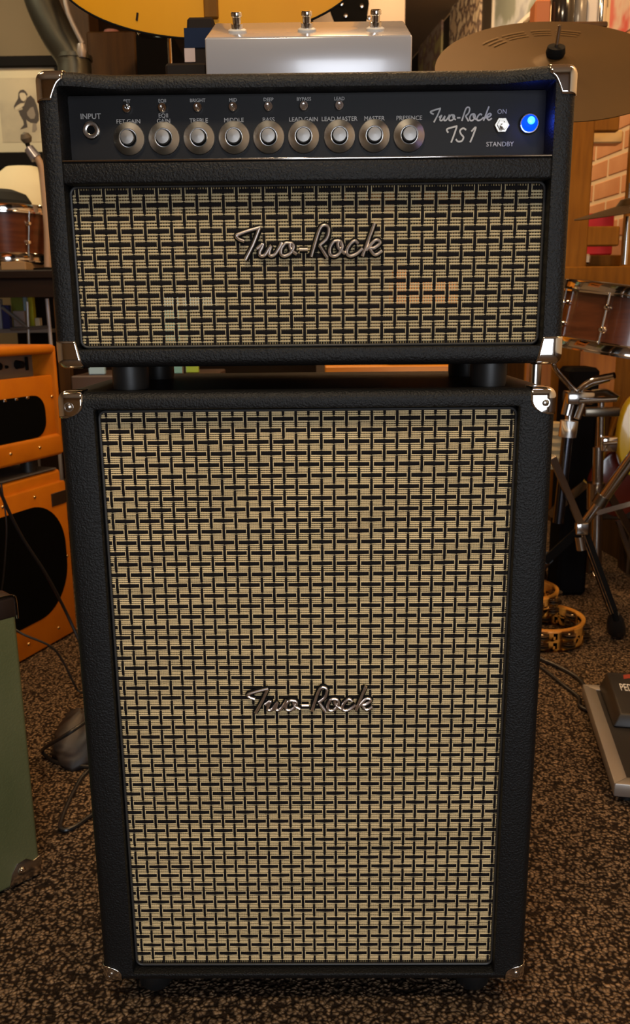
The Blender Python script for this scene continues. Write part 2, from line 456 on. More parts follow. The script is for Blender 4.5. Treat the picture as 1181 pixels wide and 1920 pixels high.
LOGO_TS = [[(222,312),(212,296),(222,286),(280,272)], [(276,278),(258,330),(242,372)],
 [(338,296),(318,286),(298,300),(306,322),(322,340),(312,362),(288,366),(272,352)], [(372,306),(400,280),(384,330),(366,372)]]
def script(b, strokes, org, scale, r, c0, n=8, depth=1.0):
    for s in strokes:
        pts = [V((org.x+(x-c0[0])*scale, org.y, org.z-(z-c0[1])*scale)) for x, z in s]
        t = new(); tube(t, pts, r, n, 5)
        for v in t.verts: v.co.y = org.y+(v.co.y-org.y)*depth
        merge(b, t)
def badge(parent, center, scale):
    b = new(); script(b, LOGO, V(center)+V((0, -.0030, 0)), scale, .0019, (585, 222), 10)
    o = obj('logo_badge', b, mat('badge_nickel', (.95, .85, .78), .28, 1), parent, label='raised metal script badge')
    b = new(); script(b, LOGO, V(center)+V((0, -.0008, 0)), scale, .0036, (585, 222), 8, .35)
    obj('badge_backing', b, black, o)

# ------------------------------------------------------------------ speaker cabinet
CX = -.0035
cab = thing('speaker_cabinet', (CX, .16, 0), 'tall black speaker cabinet with cream and black woven grille under the amplifier head', 'speaker cabinet')
b = new(); shell_ring(b, CX-.29, CX+.29, .044, .855, CX-.2480, CX+.2480, .058, .8345, .33, .011, .03, None, False)
obj('cabinet_shell', b, tolexb, cab)
b = new(); box(b, (CX-.2482, .020, .058), (CX+.2482, .030, .8347)); obj('baffle', b, black, cab)
cx0, cx1, cz0, cz1 = -.2480, .2425, .0625, .8300
b = new(); box(b, (cx0-.001, .0165, cz0-.001), (cx1+.001, .0205, cz1+.001), .001, 1); obj('grille_board', b, mat('board_dark', (.02, .016, .012), .9, 0, .1), cab)
cloth(cab, cx0, cx1, cz0, cz1, .0145, -.2264, .8205, .01500, .013755, cream, 0)
def piping(parent, x0, x1, z0, z1, y, r=.0016):
    p = rrect(x0, x1, z0, z1, .008, 5, 2, 2); pts = [V((x, y, z)) for x, z in p]; pts.append(pts[0])
    b = new(); tube(b, pts, r, 8, 1, False); obj('piping', b, mat('dark_piping', (.035, .034, .033), .4), parent)
piping(cab, cx0-.001, cx1+.001, cz0-.001, cz1+.001, .0135)
badge(cab, (-.0035, .0125, .4625), .0001775)
for sx, px in ((1, CX-.29), (-1, CX+.29)):
    add_corner(cab, px, .855, sx, -1, s=.030); add_corner(cab, px, .044, sx, 1, s=.026)
    add_corner(cab, px, .855, sx, -1, .33, -1, s=.030); add_corner(cab, px, .044, sx, 1, .33, -1, s=.026)
for x in (-.232, .225):
    for y in (.052, .275):
        b = new(); lathe(b, [(.020, 0), (.0245, .006), (.027, .030), (.027, .0445)], Matrix.Translation((x, y, 0)), 24, True, True)
        obj('rubber_foot', b, rubber, cab)

# ------------------------------------------------------------------ amplifier head
HZ0, HZ1 = .883, 1.1968
head = thing('amplifier_head', (0, .13, HZ0), 'black guitar amplifier head with nine silver knobs and a lit blue lamp', 'amplifier')
def scoop(x, z):
    if z < 1.16: return 0
    a = abs(x-.0); t = min(1, max(0, (.262-a)/.055)); return .015*t*t*(3-2*t)
b = new(); shell_ring(b, -.29, .29, HZ0, HZ1, -.2665, .2665, .9035, 1.1805, .27, .010, .05, scoop, True)
obj('head_shell', b, tolex, head)
b = new(); box(b, (-.268, .0005, 1.082), (.268, .030, 1.1050), .003, 3); obj('face_bar', b, tolex, head)
b = new(); box(b, (-.2664, -.0006, 1.1046), (.2664, .006, 1.1066), .0006, 2); obj('chrome_strip', b, chrome, head)
b = new(); box(b, (-.2664, .038, 1.096), (.2664, .0405, 1.1800)); obj('control_panel', b, panelm, head)
YP = .038
hx0, hx1, hz0, hz1 = -.2642, .2640, .9065, 1.0805
b = new()
for lo, hi in (((-.2665, .024, .9035), (.2665, .034, .9120)), ((-.2665, .024, 1.0735), (.2665, .034, 1.0835)), ((-.2665, .024, .9035), (-.2585, .034, 1.0835)), ((.2585, .024, .9035), (.2665, .034, 1.0835))):
    box(b, lo, hi)
obj('grille_frame', b, black, head)
cloth(head, hx0, hx1, hz0, hz1, .0200, .0101, 1.0760, .01492, .01410, creamt, 0, 3, .62)
piping(head, hx0-.001, hx1+.001, hz0-.001, hz1+.001, .0190)
badge(head, (.0015, .0175, 1.0205), .0001835)
for sx, px in ((1, -.29), (-1, .29)):
    add_corner(head, px, HZ1, sx, -1, screw=False, s=.030, sh='scoop'); add_corner(head, px, HZ0, sx, 1, screw=False, s=.030, sh='plain')
    add_corner(head, px, HZ1, sx, -1, .27, -1, screw=False, s=.030, sh='plain'); add_corner(head, px, HZ0, sx, 1, .27, -1, screw=False, s=.030, sh='plain')
for x in (-.2150, .2140):
    for y in (.040, .215):
        b = new(); lathe(b, [(.0205, .8554), (.0215, .862), (.0215, .8835)], Matrix.Translation((x, y, 0)), 28, True, True)
        obj('rubber_foot', b, rubber, head)
# inside: chassis shelf and glass valves, seen dimly through the open cloth
b = new(); box(b, (-.262, .05, 1.088), (.262, .262, 1.096)); box(b, (-.262, .05, 1.135), (.262, .262, 1.178)); obj('chassis', b, mat('chassis_steel', (.25, .25, .25), .4, 1), head)
for x in (-.125, -.06, .06, .125):
    b = new(); lathe(b, [(.0001, 1.00), (.010, 1.003), (.016, 1.012), (.0165, 1.05), (.013, 1.065), (.013, 1.088)], Matrix.Translation((x, .15, 0)), 20)
    obj('valve', b, mat('valve_glass', (.30, .25, .22), .08, .6), head)
b = new(); box(b, (-.045, .13, 1.02), (.045, .21, 1.088), .003); obj('transformer', b, black, head)

KN = [(-.1999, 'FET GAIN'), (-.1603, 'GAIN'), (-.1209, 'TREBLE'), (-.0815, 'MIDDLE'), (-.0426, 'BASS'), (-.0035, 'LEAD GAIN'), (.0367, 'LEAD MASTER'), (.0757, 'MASTER'), (.1147, 'PRESENCE')]
KZ = 1.1345
for i, (x, s) in enumerate(KN):
    Mk = facing((x, YP, KZ), (0, -1, 0))
    b = new(); lathe(b, [(.0177, .0004), (.0177, .0026), (.0172, .0034), (.0102, .0076), (.0098, .0074), (.0096, .0050)], Mk, 48, True, True)
    k = obj('knob', b, alu, head, ang=25)
    b = new(); lathe(b, [(.0090, .0054), (.0090, .0072), (.0082, .0076), (.0078, .0095)], Mk, 32); obj('knob_collar', b, black, k)
    b = new(); lathe(b, [(.0076, .006), (.0076, .0122), (.0071, .0130), (.0040, .0134), (.0001, .0136)], Mk, 32); obj('knob_cap', b, alucap, k, ang=40)
    b = new(); text(b, s, .0064, facing((x, YP-.0003, 1.1529), (0, -1, 0))); obj('lettering', b, printm, head, False, recalc=False)
b = new(); text(b, 'EQII', .0062, facing((-.1603, YP-.0003, 1.1585), (0, -1, 0))); obj('lettering', b, printm, head, False, recalc=False)
SW = ['FET', 'EQII', 'BRIGHT', 'MID', 'DEEP', 'BYPASS', 'LEAD']
for i, s in enumerate(SW):
    x = -.2003+i*.0395; z = 1.1672-.0002*i
    Mk = facing((x, YP, 1.1664), (0, -1, 0))
    b = new(); lathe(b, [(.0052, 0), (.0052, .0032), (.0045, .0042), (.0028, .0042), (.0024, .0020), (.0001, .0020)], Mk, 20); sw = obj('toggle_switch', b, chrome, head, ang=40)
    up = 1 if i == 0 else -1
    b = new(); cyl(b, (x, YP-.002, 1.1664), (x, YP-.0115, 1.1664+up*.0035), .0012, .0019, 12); obj('switch_lever', b, chrome, sw)
    b = new(); text(b, s, .0050, facing((x, YP-.0003, 1.1738), (0, -1, 0))); obj('lettering', b, printm, head, False, recalc=False)
Mk = facing((-.2418, YP, 1.1440), (0, -1, 0))
b = new(); lathe(b, [(.0098, 0), (.0098, .003), (.0088, .0042), (.0060, .0046), (.0045, .0040), (.0042, -.004)], Mk, 28); ij = obj('input_jack', b, nickel, head)
b = new(); lathe(b, [(.0042, .0005), (.0001, .0005)], Mk, 16); obj('jack_hole', b, black, ij)
b = new(); text(b, 'INPUT', .0082, facing((-.2420, YP-.0003, 1.1586), (0, -1, 0))); obj('lettering', b, printm, head, False, recalc=False)
b = new(); text(b, 'ON', .0068, facing((.2180, YP-.0003, 1.1583), (0, -1, 0))); obj('lettering', b, printm, head, False, recalc=False)
b = new(); text(b, 'STANDBY', .0070, facing((.2170, YP-.0003, 1.1245), (0, -1, 0))); obj('lettering', b, printm, head, False, recalc=False)
b = new(); script(b, LOGO, V((.1725, YP-.0004, 1.1562)), .0000765, .00095, (585, 222), 6, .3); obj('printed_logo', b, printm, head)
b = new(); script(b, LOGO_TS, V((.1735, YP-.0004, 1.1350)), .000172, .00105, (308, 325), 6, .3); obj('printed_model_name', b, printm, head)
Mk = facing((.2180, YP, 1.1440), (0, -1, 0))
b = new(); lathe(b, [(.0088, 0), (.0088, .0030), (.0080, .0036), (.0060, .0036), (.0056, .0060), (.0042, .0060), (.0040, .003), (.0001, .003)], Mk, 6); sw = obj('standby_switch', b, nickel, head, False)
b = new(); cyl(b, (.2180, YP-.003, 1.1440), (.2186, YP-.0150, 1.1415), .0016, .0026, 14); obj('switch_lever', b, chrome, sw)
Mk = facing((.2482, YP, 1.1452), (0, -1, 0))
b = new(); lathe(b, [(.0112, 0), (.0112, .003), (.0102, .0045), (.0090, .0045), (.0090, .001)], Mk, 28); pl = obj('pilot_lamp', b, chrome, head)
b = new(); lathe(b, [(.0090, .003), (.0088, .0070), (.0076, .0105), (.0050, .0135), (.0001, .0148)], Mk, 20)
obj('blue_jewel', b, mat('blue_jewel', (.005, .02, .9), .15, emit=((.0, .045, 1.0), 2.2)), pl, label='glowing blue faceted lens')
b = new(); lathe(b, [(.0042, .0141), (.0030, .0152), (.0001, .0156)], facing((.2478, YP, 1.1462), (0, -1, 0)), 16); obj('lens_highlight', b, mat('lens_highlight', (.1, .5, 1), .2, emit=((.04, .36, 1.0), 2.4)), pl)  # cyan highlight on the lens, put in as a small glowing dome
pl2 = bpy.data.lights.new('pilot_glow', 'POINT'); pl2.color = (.05, .12, 1); pl2.energy = .022; pl2.shadow_soft_size = .006
o = bpy.data.objects.new('pilot_glow', pl2); C.objects.link(o); o.location = (.2482, YP-.022, 1.1452)

# ------------------------------------------------------------------ footswitch
FY = .055
f0 = P(386, 131, FY); f1 = P(772, 131, FY); zt = P(579, 68, FY).z
fs = thing('footswitch', ((f0.x+f1.x)/2, FY+.05, HZ1), 'grey three-button footswitch box lying on top of the amplifier head', 'footswitch')
xa, xb = f0.x, f1.x; dep = .105; zb2 = P(579, 41, FY+dep).z
b = new(); prism(b, [(FY+.0, HZ1+.006), (FY+dep, HZ1+.006), (FY+dep, zb2), (FY, zt)], xa, xb, Matrix(((0, 1, 0, 0), (1, 0, 0, 0), (0, 0, 1, 0), (0, 0, 0, 1))), .0022)
obj('footswitch_body', b, greym, fs, ang=50)
b = new(); box(b, (xa+.004, FY+.002, HZ1+.0002), (xb-.004, FY+dep-.002, HZ1+.0062)); obj('base_plate', b, black, fs)
for x in (xa, xb-.003):
    b = new(); box(b, (x, FY-.0002, HZ1+.0002), (x+.003, FY+dep, HZ1+.008), .0008, 1); obj('side_flange', b, greym, fs)
sl = V((0, dep, zb2-zt)).normalized(); nn = V((0, -sl.z, sl.y))
for px in (443, 575, 705):
    base = V((P(px, 60, FY+.02).x, FY, zt))+sl*.038
    Mk = facing(base, nn)
    b = new(); lathe(b, [(.0105, 0), (.0105, .0022), (.0085, .0034), (.0060, .0036)], Mk, 24, True); st = obj('washer', b, mat('nylon_washer', (.55, .53, .5), .4), fs)
    b = new(); lathe(b, [(.0068, .003), (.0068, .0085), (.0048, .0090), (.0048, .0150), (.0056, .0153), (.0062, .0160), (.0062, .0195), (.0055, .0205), (.0001, .0208)], Mk, 20); obj('stomp_button', b, chrome, fs)

# ------------------------------------------------------------------ orange amplifier stack at the left
A0 = V((-.74722, 1.43399, 0)); uo = V((.34134, .93994, 0)); no = V((.93994, -.34134, 0))
MO = local_frame(A0-uo*.62, uo, -no)      # local X along the face (far end at .62), local Y into the box, Z up
def mo(x, y, z): return MO @ V((x, y, z))
WO = .625
def face_with_hole(b, x0, x1, z0, z1, hx0, hx1, hz0, hz1, rad, y0, th, M):
    n = 8
    inn = rrect(hx0, hx1, hz0, hz1, rad, n, n, n); k = len(inn)
    cx, cz = (hx0+hx1)/2, (hz0+hz1)/2; out = []
    for x, z in inn:
        dx, dz = x-cx, z-cz
        t = min((x1-cx)/dx if dx > 1e-6 else ((x0-cx)/dx if dx < -1e-6 else 1e9), (z1-cz)/dz if dz > 1e-6 else ((z0-cz)/dz if dz < -1e-6 else 1e9))
        out.append((cx+dx*t, cz+dz*t))
    ls = [[M @ V((x, y0+th, z)) for x, z in out], [M @ V((x, y0, z)) for x, z in out], [M @ V((x, y0, z)) for x, z in inn], [M @ V((x, y0+th, z)) for x, z in inn]]
    loops(b, ls)
    # outline corners
    return b
def screw(parent, M, x, z, y=0, r=.005):
    b = new(); lathe(b, [(r, 0), (r*.9, .0015), (r*.5, .003), (.0001, .0032)], facing(M @ V((x, y, z)), no), 14); obj('screw', b, brass, parent)
oc = thing('speaker_cabinet', mo(WO/2, .15, 0), 'orange speaker cabinet with a large black oval grille under the orange amplifier head', 'speaker cabinet')
b = new(); box(b, (0, .016, .0), (WO, .30, .512), .012, 3, MO); obj('cabinet_shell', b, orange, oc)
b = new(); box(b, (.004, .0, .006), (WO-.004, .020, .478), .006, 2, MO)
obj('front_panel', b, orange, oc)
b = new(); prism(b, rrect(.07, .597, .098, .428, .14, 12, 4, 4), -.002, .004, MO); obj('grille', b, mat('black_grille', (.002, .002, .002), .9, 0, .04), oc)
for x, z in ((.35, .455), (.48, .455), (.40, .045), (.535, .045), (.60, .25)): screw(oc, MO, x, z)
b = new(); box(b, (.55, -.003, .412), (.615, .001, .450), .001, 1, MO); obj('name_plate', b, mat('dark_plate', (.02, .012, .008), .4), oc)
oh = thing('amplifier_head', mo(WO/2, .12, .555), 'orange amplifier head with a recessed grey control panel and black grille', 'amplifier')
b = new(); box(b, (0, .0, .555), (WO, .24, .618), .010, 3, MO)          # bottom front rail
obj('bottom_rail', b, orange, oh)
b = new(); box(b, (0, .0, .846), (WO, .24, .872), .010, 3, MO); obj('top_panel', b, orange, oh)
for x in (0, WO-.014):
    b = new(); box(b, (x, .0, .560), (x+.014, .24, .868), .005, 2, MO); obj('side_panel', b, orange, oh)
b = new(); box(b, (.01, .012, .560), (WO-.01, .030, .786), .004, 2, MO); obj('front_panel', b, orange, oh)
b = new(); prism(b, rrect(.06, .562, .619, .735, .045, 8, 4, 4), .004, .0135, MO); obj('grille', b, MATS['black_grille'], oh)
b = new(); box(b, (.012, .075, .780), (WO-.012, .085, .85), .001, 1, MO); obj('control_panel', b, mat('grey_panel', (.20, .165, .12), .5, .3), oh)
for x in (.365, .455, .545):
    b = new(); lathe(b, [(.0001, .020), (.010, .020), (.012, .002), (.013, 0)], facing(mo(x, .075, .818), no), 18); obj('knob', b, black, oh)
for x in (.41, .50):
    b = new(); lathe(b, [(.0001, .006), (.004, .006), (.005, 0)], facing(mo(x, .075, .814), no), 12); obj('switch', b, black, oh)
b = new(); box(b, (.578, .070, .800), (.590, .0752, .838), .002, 1, MO); obj('rocker_switch', b, black, oh)
for x in (.395, .44, .485): 
    b = new(); box(b, (x, .002, .728), (x+.012, .006, .735), .001, 1, MO); obj('grille_clip', b, nickel, oh)
for x, z in ((.605, .725), (.40, .590), (.52, .590)): screw(oh, MO, x, z, .0 if z < .6 else .011)
for x in (.06, WO-.10):
    for y in (.05, .19):
        b = new(); cyl(b, mo(x, y, .5185), mo(x, y, .557), .024, .022, 18); obj('rubber_foot', b, rubber, oh)
b = new(); box(b, (.02, .015, .5125), (WO-.02, .26, .5180), .002, 1, MO); 
obj('cloth_mat', b, mat('grey_cloth', (.06, .055, .055), .7), None, label='dark grey cloth between the orange head and orange cabinet', cat='cloth')

# ------------------------------------------------------------------ green cabinet at the lower left edge
A1 = V((-.48042, .28472, 0)); ug = V((.69734, .71674, 0)); ng = V((.71674, -.69734, 0))
MG = local_frame(A1-ug*.50, ug, -ng)
gc = thing('speaker_cabinet', MG @ V((.25, .12, 0)), 'olive green amplifier cabinet with nickel corners cut by the left edge', 'speaker cabinet')
b = new(); box(b, (0, 0, .004), (.503, .24, .510), .007, 3, MG); obj('cabinet_shell', b, green, gc)
b = new(); box(b, (.462, -.0012, .472), (.5045, .045, .5115), .007, 3, MG); obj('corner_protector', b, mat('brown_leather', (.030, .016, .010), .4), gc)
b = new(); tube(b, [MG @ V(p) for p in ((.440, .0, .512), (.480, -.0005, .5125), (.500, .000, .5105), (.5055, .003, .500), (.506, .004, .470))], .0022, 8, 5); obj('corner_rim', b, chrome, gc)
b = new(); prism(b, [(.445, .006), (.503, .006), (.5045, .040), (.490, .036), (.478, .046), (.462, .044), (.452, .030)], -.0016, .0, MG, .0006); k = obj('corner_protector', b, nickel, gc)
b = new(); box(b, (.495, -.0012, .003), (.5050, .04, .038), .004, 2, MG); obj('corner_side', b, nickel, k)
b = new(); lathe(b, [(.0075, 0), (.007, .002), (.0055, .0042), (.0001, .0048)], facing(MG @ V((.468, -.0015, .027)), ng), 16); obj('screw', b, chrome, k)

# ------------------------------------------------------------------ cables and bag on the carpet
cable = mat('cable_black', (.012, .012, .013), .35)
def cord(label, pts, r, name='cable'):
    b = new(); tube(b, pts, r, 8, 8); return obj(name, b, cable, None, label=label, cat='cable')
cord('thick black cable hanging in front of the orange cabinet', [P(-20, 870, .9)+V((0, 0, .02)), P(4, 930, .95), P(40, 1005, 1.0), P(85, 1075, 1.05), P(120, 1140, 1.1), P(150, 1205, 1.1), P(175, 1265, 1.1)], .0042)
cord('thin black wire running down the orange grille', [P(2, 905, 1.0), P(12, 980, 1.0), P(10, 1040, 1.0), P(4, 1100, 1.0), P(-6, 1150, 1.0)], .0022)
cord('black cable curling off the floor beside the orange cabinet', [P(20, 1175, .95), P(45, 1190, .95), P(95, 1212, .97), P(118, 1240, .98), P(138, 1280, .98), P(152, 1298, .98), G(190, 1300, .02)], .0030)
cord('black cable pinched into a point near the plastic bag', [G(185, 1336, .115), G(130, 1374, .105), G(90, 1398, .055), G(80, 1411, .012), G(110, 1430, .006), G(160, 1437, .006), G(230, 1436, .006)], .0042)
cord('black cable looped on the carpet beside the main cabinet', [G(200, 1425, .005), G(160, 1450, .005), G(135, 1490, .005), G(114, 1540, .005), G(118, 1556, .005), G(140, 1550, .005), G(172, 1528, .005), G(230, 1490, .005)], .0042)
b = new(); bc = G(162, 1400, 0); r0 = random.Random(3)
ls = []
for i in range(9):
    v = i/8; ring = []
    for j in range(20):
        a = 2*PI*j/20; rr = .075*math.sqrt(max(.02, 1-v**1.7))*(1+.10*math.sin(3*a+v*4)+.06*math.sin(7*a+v*9)+.05*r0.random())
        ring.append(bc+V((rr*math.cos(a)*1.0, rr*math.sin(a)*1.25, .004+v*.085+.006*math.sin(5*a))))
    ls.append(ring)
loops(b, ls, True, True, True)
obj('plastic_bag', b, mat('bag_plastic', (.040, .028, .022), .5, vary=(18, (.014, .012, .013), .4, .6, (1, 1, 1))), None, label='crumpled dark plastic bag on the carpet beside the main cabinet', cat='bag', ang=120)

# ------------------------------------------------------------------ pedal tray at the right
p1 = G(1092, 1283, .045); p2 = G(1152, 1470, .045); up_ = (p1-p2); up_.z = 0; Lp = up_.length; up_.normalize(); rp = V((up_.y, -up_.x, 0))
MP = local_frame(V((p2.x, p2.y, 0)), rp, up_)
tr = thing('pedal_tray', MP @ V((.2, Lp/2, 0)), 'silver framed pedal tray on the carpet at the right edge', 'pedal tray')
fw = .028; tm = mat('silver_frame', (.46, .42, .38), .38, .7); Wd = .42
def bar(poly):
    b = new(); t = bmesh.new(); n = len(poly)
    _add(t, [(x, y, .018) for x, y in poly]+[(x, y, .046) for x, y in poly], [tuple(range(n-1, -1, -1)), tuple(range(n, 2*n))]+[(i, (i+1) % n, (i+1) % n+n, i+n) for i in range(n)])
    bmesh.ops.bevel(t, geom=t.edges[:], offset=.002, segments=2, affect='EDGES', profile=.5); merge(b, t, MP)
    obj('frame_bar', b, tm, tr)
bar([(0, 0), (fw, fw), (fw, Lp-fw), (0, Lp)]); bar([(0, 0), (Wd, 0), (Wd-fw, fw), (fw, fw)])
bar([(Wd, 0), (Wd, Lp), (Wd-fw, Lp-fw), (Wd-fw, fw)]); bar([(0, Lp), (fw, Lp-fw), (Wd-fw, Lp-fw), (Wd, Lp)])
b = new(); box(b, (.008, .008, .012), (Wd-.008, Lp-.008, .0445), .002, 1, MP); obj('tray_base', b, mat('black_tray', (.018, .016, .016), .45), tr)
for x in (.03, Wd-.03):
    for y in (.03, Lp-.03):
        b = new(); cyl(b, MP @ V((x, y, 0)), MP @ V((x, y, .013)), .012, .012, 14); obj('rubber_foot', b, rubber, tr)
pd = thing('effects_pedal', MP @ V((.14, Lp*.75, .0465)), 'black effects pedal with white lettering standing on the silver tray', 'pedal')
pa = .036; pb = Lp*.52; pc = Lp-.012
t = bmesh.new()
_add(t, [(pa, pb, .0465), (pa+.24, pb, .0465), (pa+.24, pc, .0465), (pa, pc, .0465), (pa+.016, pb+.012, .074), (pa+.224, pb+.012, .074), (pa+.224, pc-.006, .090), (pa+.016, pc-.006, .090)],
     [(0, 3, 2, 1), (4, 5, 6, 7), (0, 1, 5, 4), (1, 2, 6, 5), (2, 3, 7, 6), (3, 0, 4, 7)])
bmesh.ops.bevel(t, geom=t.edges[:], offset=.004, segments=2, affect='EDGES', profile=.5)
b = new(); merge(b, t, MP); obj('pedal_body', b, mat('pedal_black', (.020, .017, .015), .42), pd)
tilt = math.atan2(.016, (pc-pb-.018)); 
def top_m(x, y):
    z = .0742+(y-pb-.012)/(pc-pb-.018)*.016
    return MP @ Matrix.Translation((x, y, z)) @ Matrix.Rotation(tilt, 4, 'X')
b = new(); text(b, 'PEDAL', .046, top_m(pa+.034, pb+(pc-pb)*.62) @ Matrix.Diagonal((.36, 1, 1, 1)), .0003, 'LEFT'); obj('lettering', b, mat('white_print', (.8, .78, .74), .5), pd, False, recalc=False)
b = new()
for x0, x1, y0, y1 in ((.0, .09, .0, .0025), (.0, .09, .0275, .030), (.0, .0025, .0, .030), (.0, .09, .013, .0150)):
    box(b, (x0, y0, 0), (x1, y1, .0006), 0, 1, top_m(pa+.046, pb+(pc-pb)*.16))
obj('printed_box', b, MATS['white_print'], pd)
for k in range(2):
    b = new(); box(b, (.012+k*.03, .004, 0), (.020+k*.03, .010, .0006), 0, 1, top_m(pa+.046, pb+(pc-pb)*.16)); obj('printed_dot', b, MATS['white_print'], pd)
b = new(); prism(b, [(0, 0), (.014, .006), (.03, 0), (.03, .020), (.016, .026), (.002, .020)], 0, .0006, top_m(pa+.050, pb+(pc-pb)*.82) @ Matrix.Rotation(-PI/2, 4, 'X')); obj('printed_emblem', b, mat('red_print', (.30, .04, .02), .5), pd)
for x in (.10, .14, .18):
    b = new(); lathe(b, [(.006, 0), (.006, .006), (.0001, .007)], MP @ Matrix.Translation((pa+x, pb-.0005, .058)) @ Matrix.Rotation(PI/2, 4, 'X'), 14); obj('jack_nut', b, chrome, pd)
cord('black cable running from behind the main cabinet to the pedal tray', [G(960, 1208, .006), G(1010, 1234, .006), G(1050, 1252, .006), G(1088, 1276, .006), MP @ V((.02, Lp+.006, .006))], .0055)
cord('second black cable lying beside the first near the tray', [G(970, 1228, .005), G(1015, 1252, .005), G(1055, 1284, .005), G(1085, 1308, .005), MP @ V((-.006, Lp-.05, .006)), MP @ V((.06, Lp-.10, .006))], .0045)

# ------------------------------------------------------------------ tambourines
tamw = mat('tambourine_wood', (.60, .27, .04), .35, vary=(14, (.50, .20, .03), .35, .7, (1, 1, 8)), coat=.3)
jing = mat('jingle_metal', (.36, .30, .22), .35, 1)
def tambourine(M, R, h, label, jangs):
    o = thing('tambourine', M @ V((0, 0, 0)), label, 'tambourine')
    t = .010; n = 64
    # wall with slots: build three bands plus uprights so that the slots are real openings
    zs = [0, h*.14, h*.43, h*.57, h*.86, h]
    slots = [(a-.20, a+.20) for a in jangs]
    b = new()
    for band in range(5):
        z0, z1 = zs[band], zs[band+1]
        for i in range(n):
            a0, a1 = 2*PI*i/n, 2*PI*(i+1)/n; am = (a0+a1)/2
            if band in (1, 3) and any(((am-s0) % (2*PI)) < (s1-s0) for s0, s1 in slots): continue
            vs = [M @ V((rr*math.cos(a), rr*math.sin(a), z)) for rr in (R, R-t) for a in (a0, a1) for z in (z0, z1)]
            _add(b, vs, [(0, 2, 3, 1), (4, 5, 7, 6), (0, 1, 5, 4), (2, 6, 7, 3), (0, 4, 6, 2), (1, 3, 7, 5)])
    bmesh.ops.remove_doubles(b, verts=b.verts[:], dist=1e-5)
    obj('frame', b, tamw, o)
    for a in jangs:
        for band in (.285, .715):
            for dz in (-.0035, .0035):
                c = M @ V(((R-.006)*math.cos(a), (R-.006)*math.sin(a), h*band+dz))
                b = new(); lathe(b, [(.0001, .0016), (.006, .0022), (.008, .0004), (.0215, 0), (.0215, -.0008), (.0001, -.0006)], Matrix.Translation(c) @ M.to_3x3().to_4x4(), 18); obj('jingle', b, jing, o)
    return o
tc = G(1015, 1222, 0)+V((.03, .115, 0))
tambourine(Matrix.Translation((tc.x, tc.y, .0005)), .122, .066, 'round amber wooden tambourine lying on the carpet behind the main cabinet', [-1.15, -.35, .45, 1.25, 2.05, 2.85, 3.65, 4.45])
t2 = V((tc.x-.03, tc.y+.06, .0))
tambourine(Matrix.Translation((tc.x-.050, tc.y+.07, .0675)), .110, .066, 'second amber tambourine stacked on top of the round one', [-1.35, -.75, .0, .9, 1.8, 2.7, 3.6, 4.4])

# ------------------------------------------------------------------ cymbals, drum and stands at the right
cc = P(1037, 126, .74)
cyn = V((-.04, -.60, .80)).normalized()
cy = thing('cymbal', cc, 'large bronze ride cymbal tilted towards the camera behind the amplifier head', 'cymbal')
Mc = facing(cc, cyn)
b = new(); R0 = .220; prof = [(.0045, .020), (.012, .0195), (.026, .016), (.036, .011), (.040, .010)]
for i in range(1, 25): prof.append((.040+(R0-.040)*i/24, .010*(1-(i/24))**1.3+(.0004 if i % 2 else 0)))
prof += [(R0, -.001)]+[(r, h-.0014) for r, h in prof[::-1]]
lathe(b, prof, Mc, 72); obj('disc', b, gold, cy, ang=50)
logo = mat('faded_print', (.10, .055, .015), .5, .3)
b = new()
for a0, a1, r1, r2 in ((2.16, 2.42, .135, .165), (1.80, 2.10, .138, .166), (1.48, 1.72, .138, .166), (1.12, 1.42, .138, .166)):
    n = 10
    for k in range(n):
        for (ra, rb) in ((r1, r1+.0035), (r2-.0035, r2), ((r1+r2)/2-.0015, (r1+r2)/2+.0015)):
            t0 = a0+(a1-a0)*k/n; t1 = a0+(a1-a0)*(k+1)/n
            _add(b, [Mc @ V((r*math.cos(t), r*math.sin(t), .0106-(r-.04)/(R0-.04)*.0088)) for r, t in ((ra, t0), (rb, t0), (rb, t1), (ra, t1))], [(0, 1, 2, 3)])
obj('printed_mark', b, logo, cy, False, kind='stuff')
b = new(); lathe(b, [(.0001, .020), (.016, .020), (.018, .026), (.016, .036), (.0001, .036)], Mc, 20); obj('felt', b, black, cy)
b = new(); lathe(b, [(.004, .020), (.004, .072), (.0001, .073)], Mc, 12); obj('threaded_rod', b, chromed, cy)
cs = thing('cymbal_stand', (cc.x, cc.y+.02, 0), 'chrome stand carrying the big bronze cymbal behind the amplifier', 'stand')
b = new(); cyl(b, (cc.x, cc.y+.02, .30), (cc.x, cc.y+.02, 1.0), .0125, .0125, 16); cyl(b, (cc.x, cc.y+.02, 1.0), cc-cyn*.004, .008, .006, 14); obj('tube', b, chromed, cs)
b = new(); cyl(b, (cc.x, cc.y+.02, .97), (cc.x, cc.y+.02, 1.01), .018, .018, 16); obj('collar', b, chromed, cs)
for a in (2.2, 1.4, 3.3):
    b = new(); cyl(b, (cc.x, cc.y+.02, .34), (cc.x+.0+.14*math.cos(a), cc.y+.02+.14*math.sin(a)*.6+.02, .012), .008, .008, 10); obj('leg', b, chromed, cs)

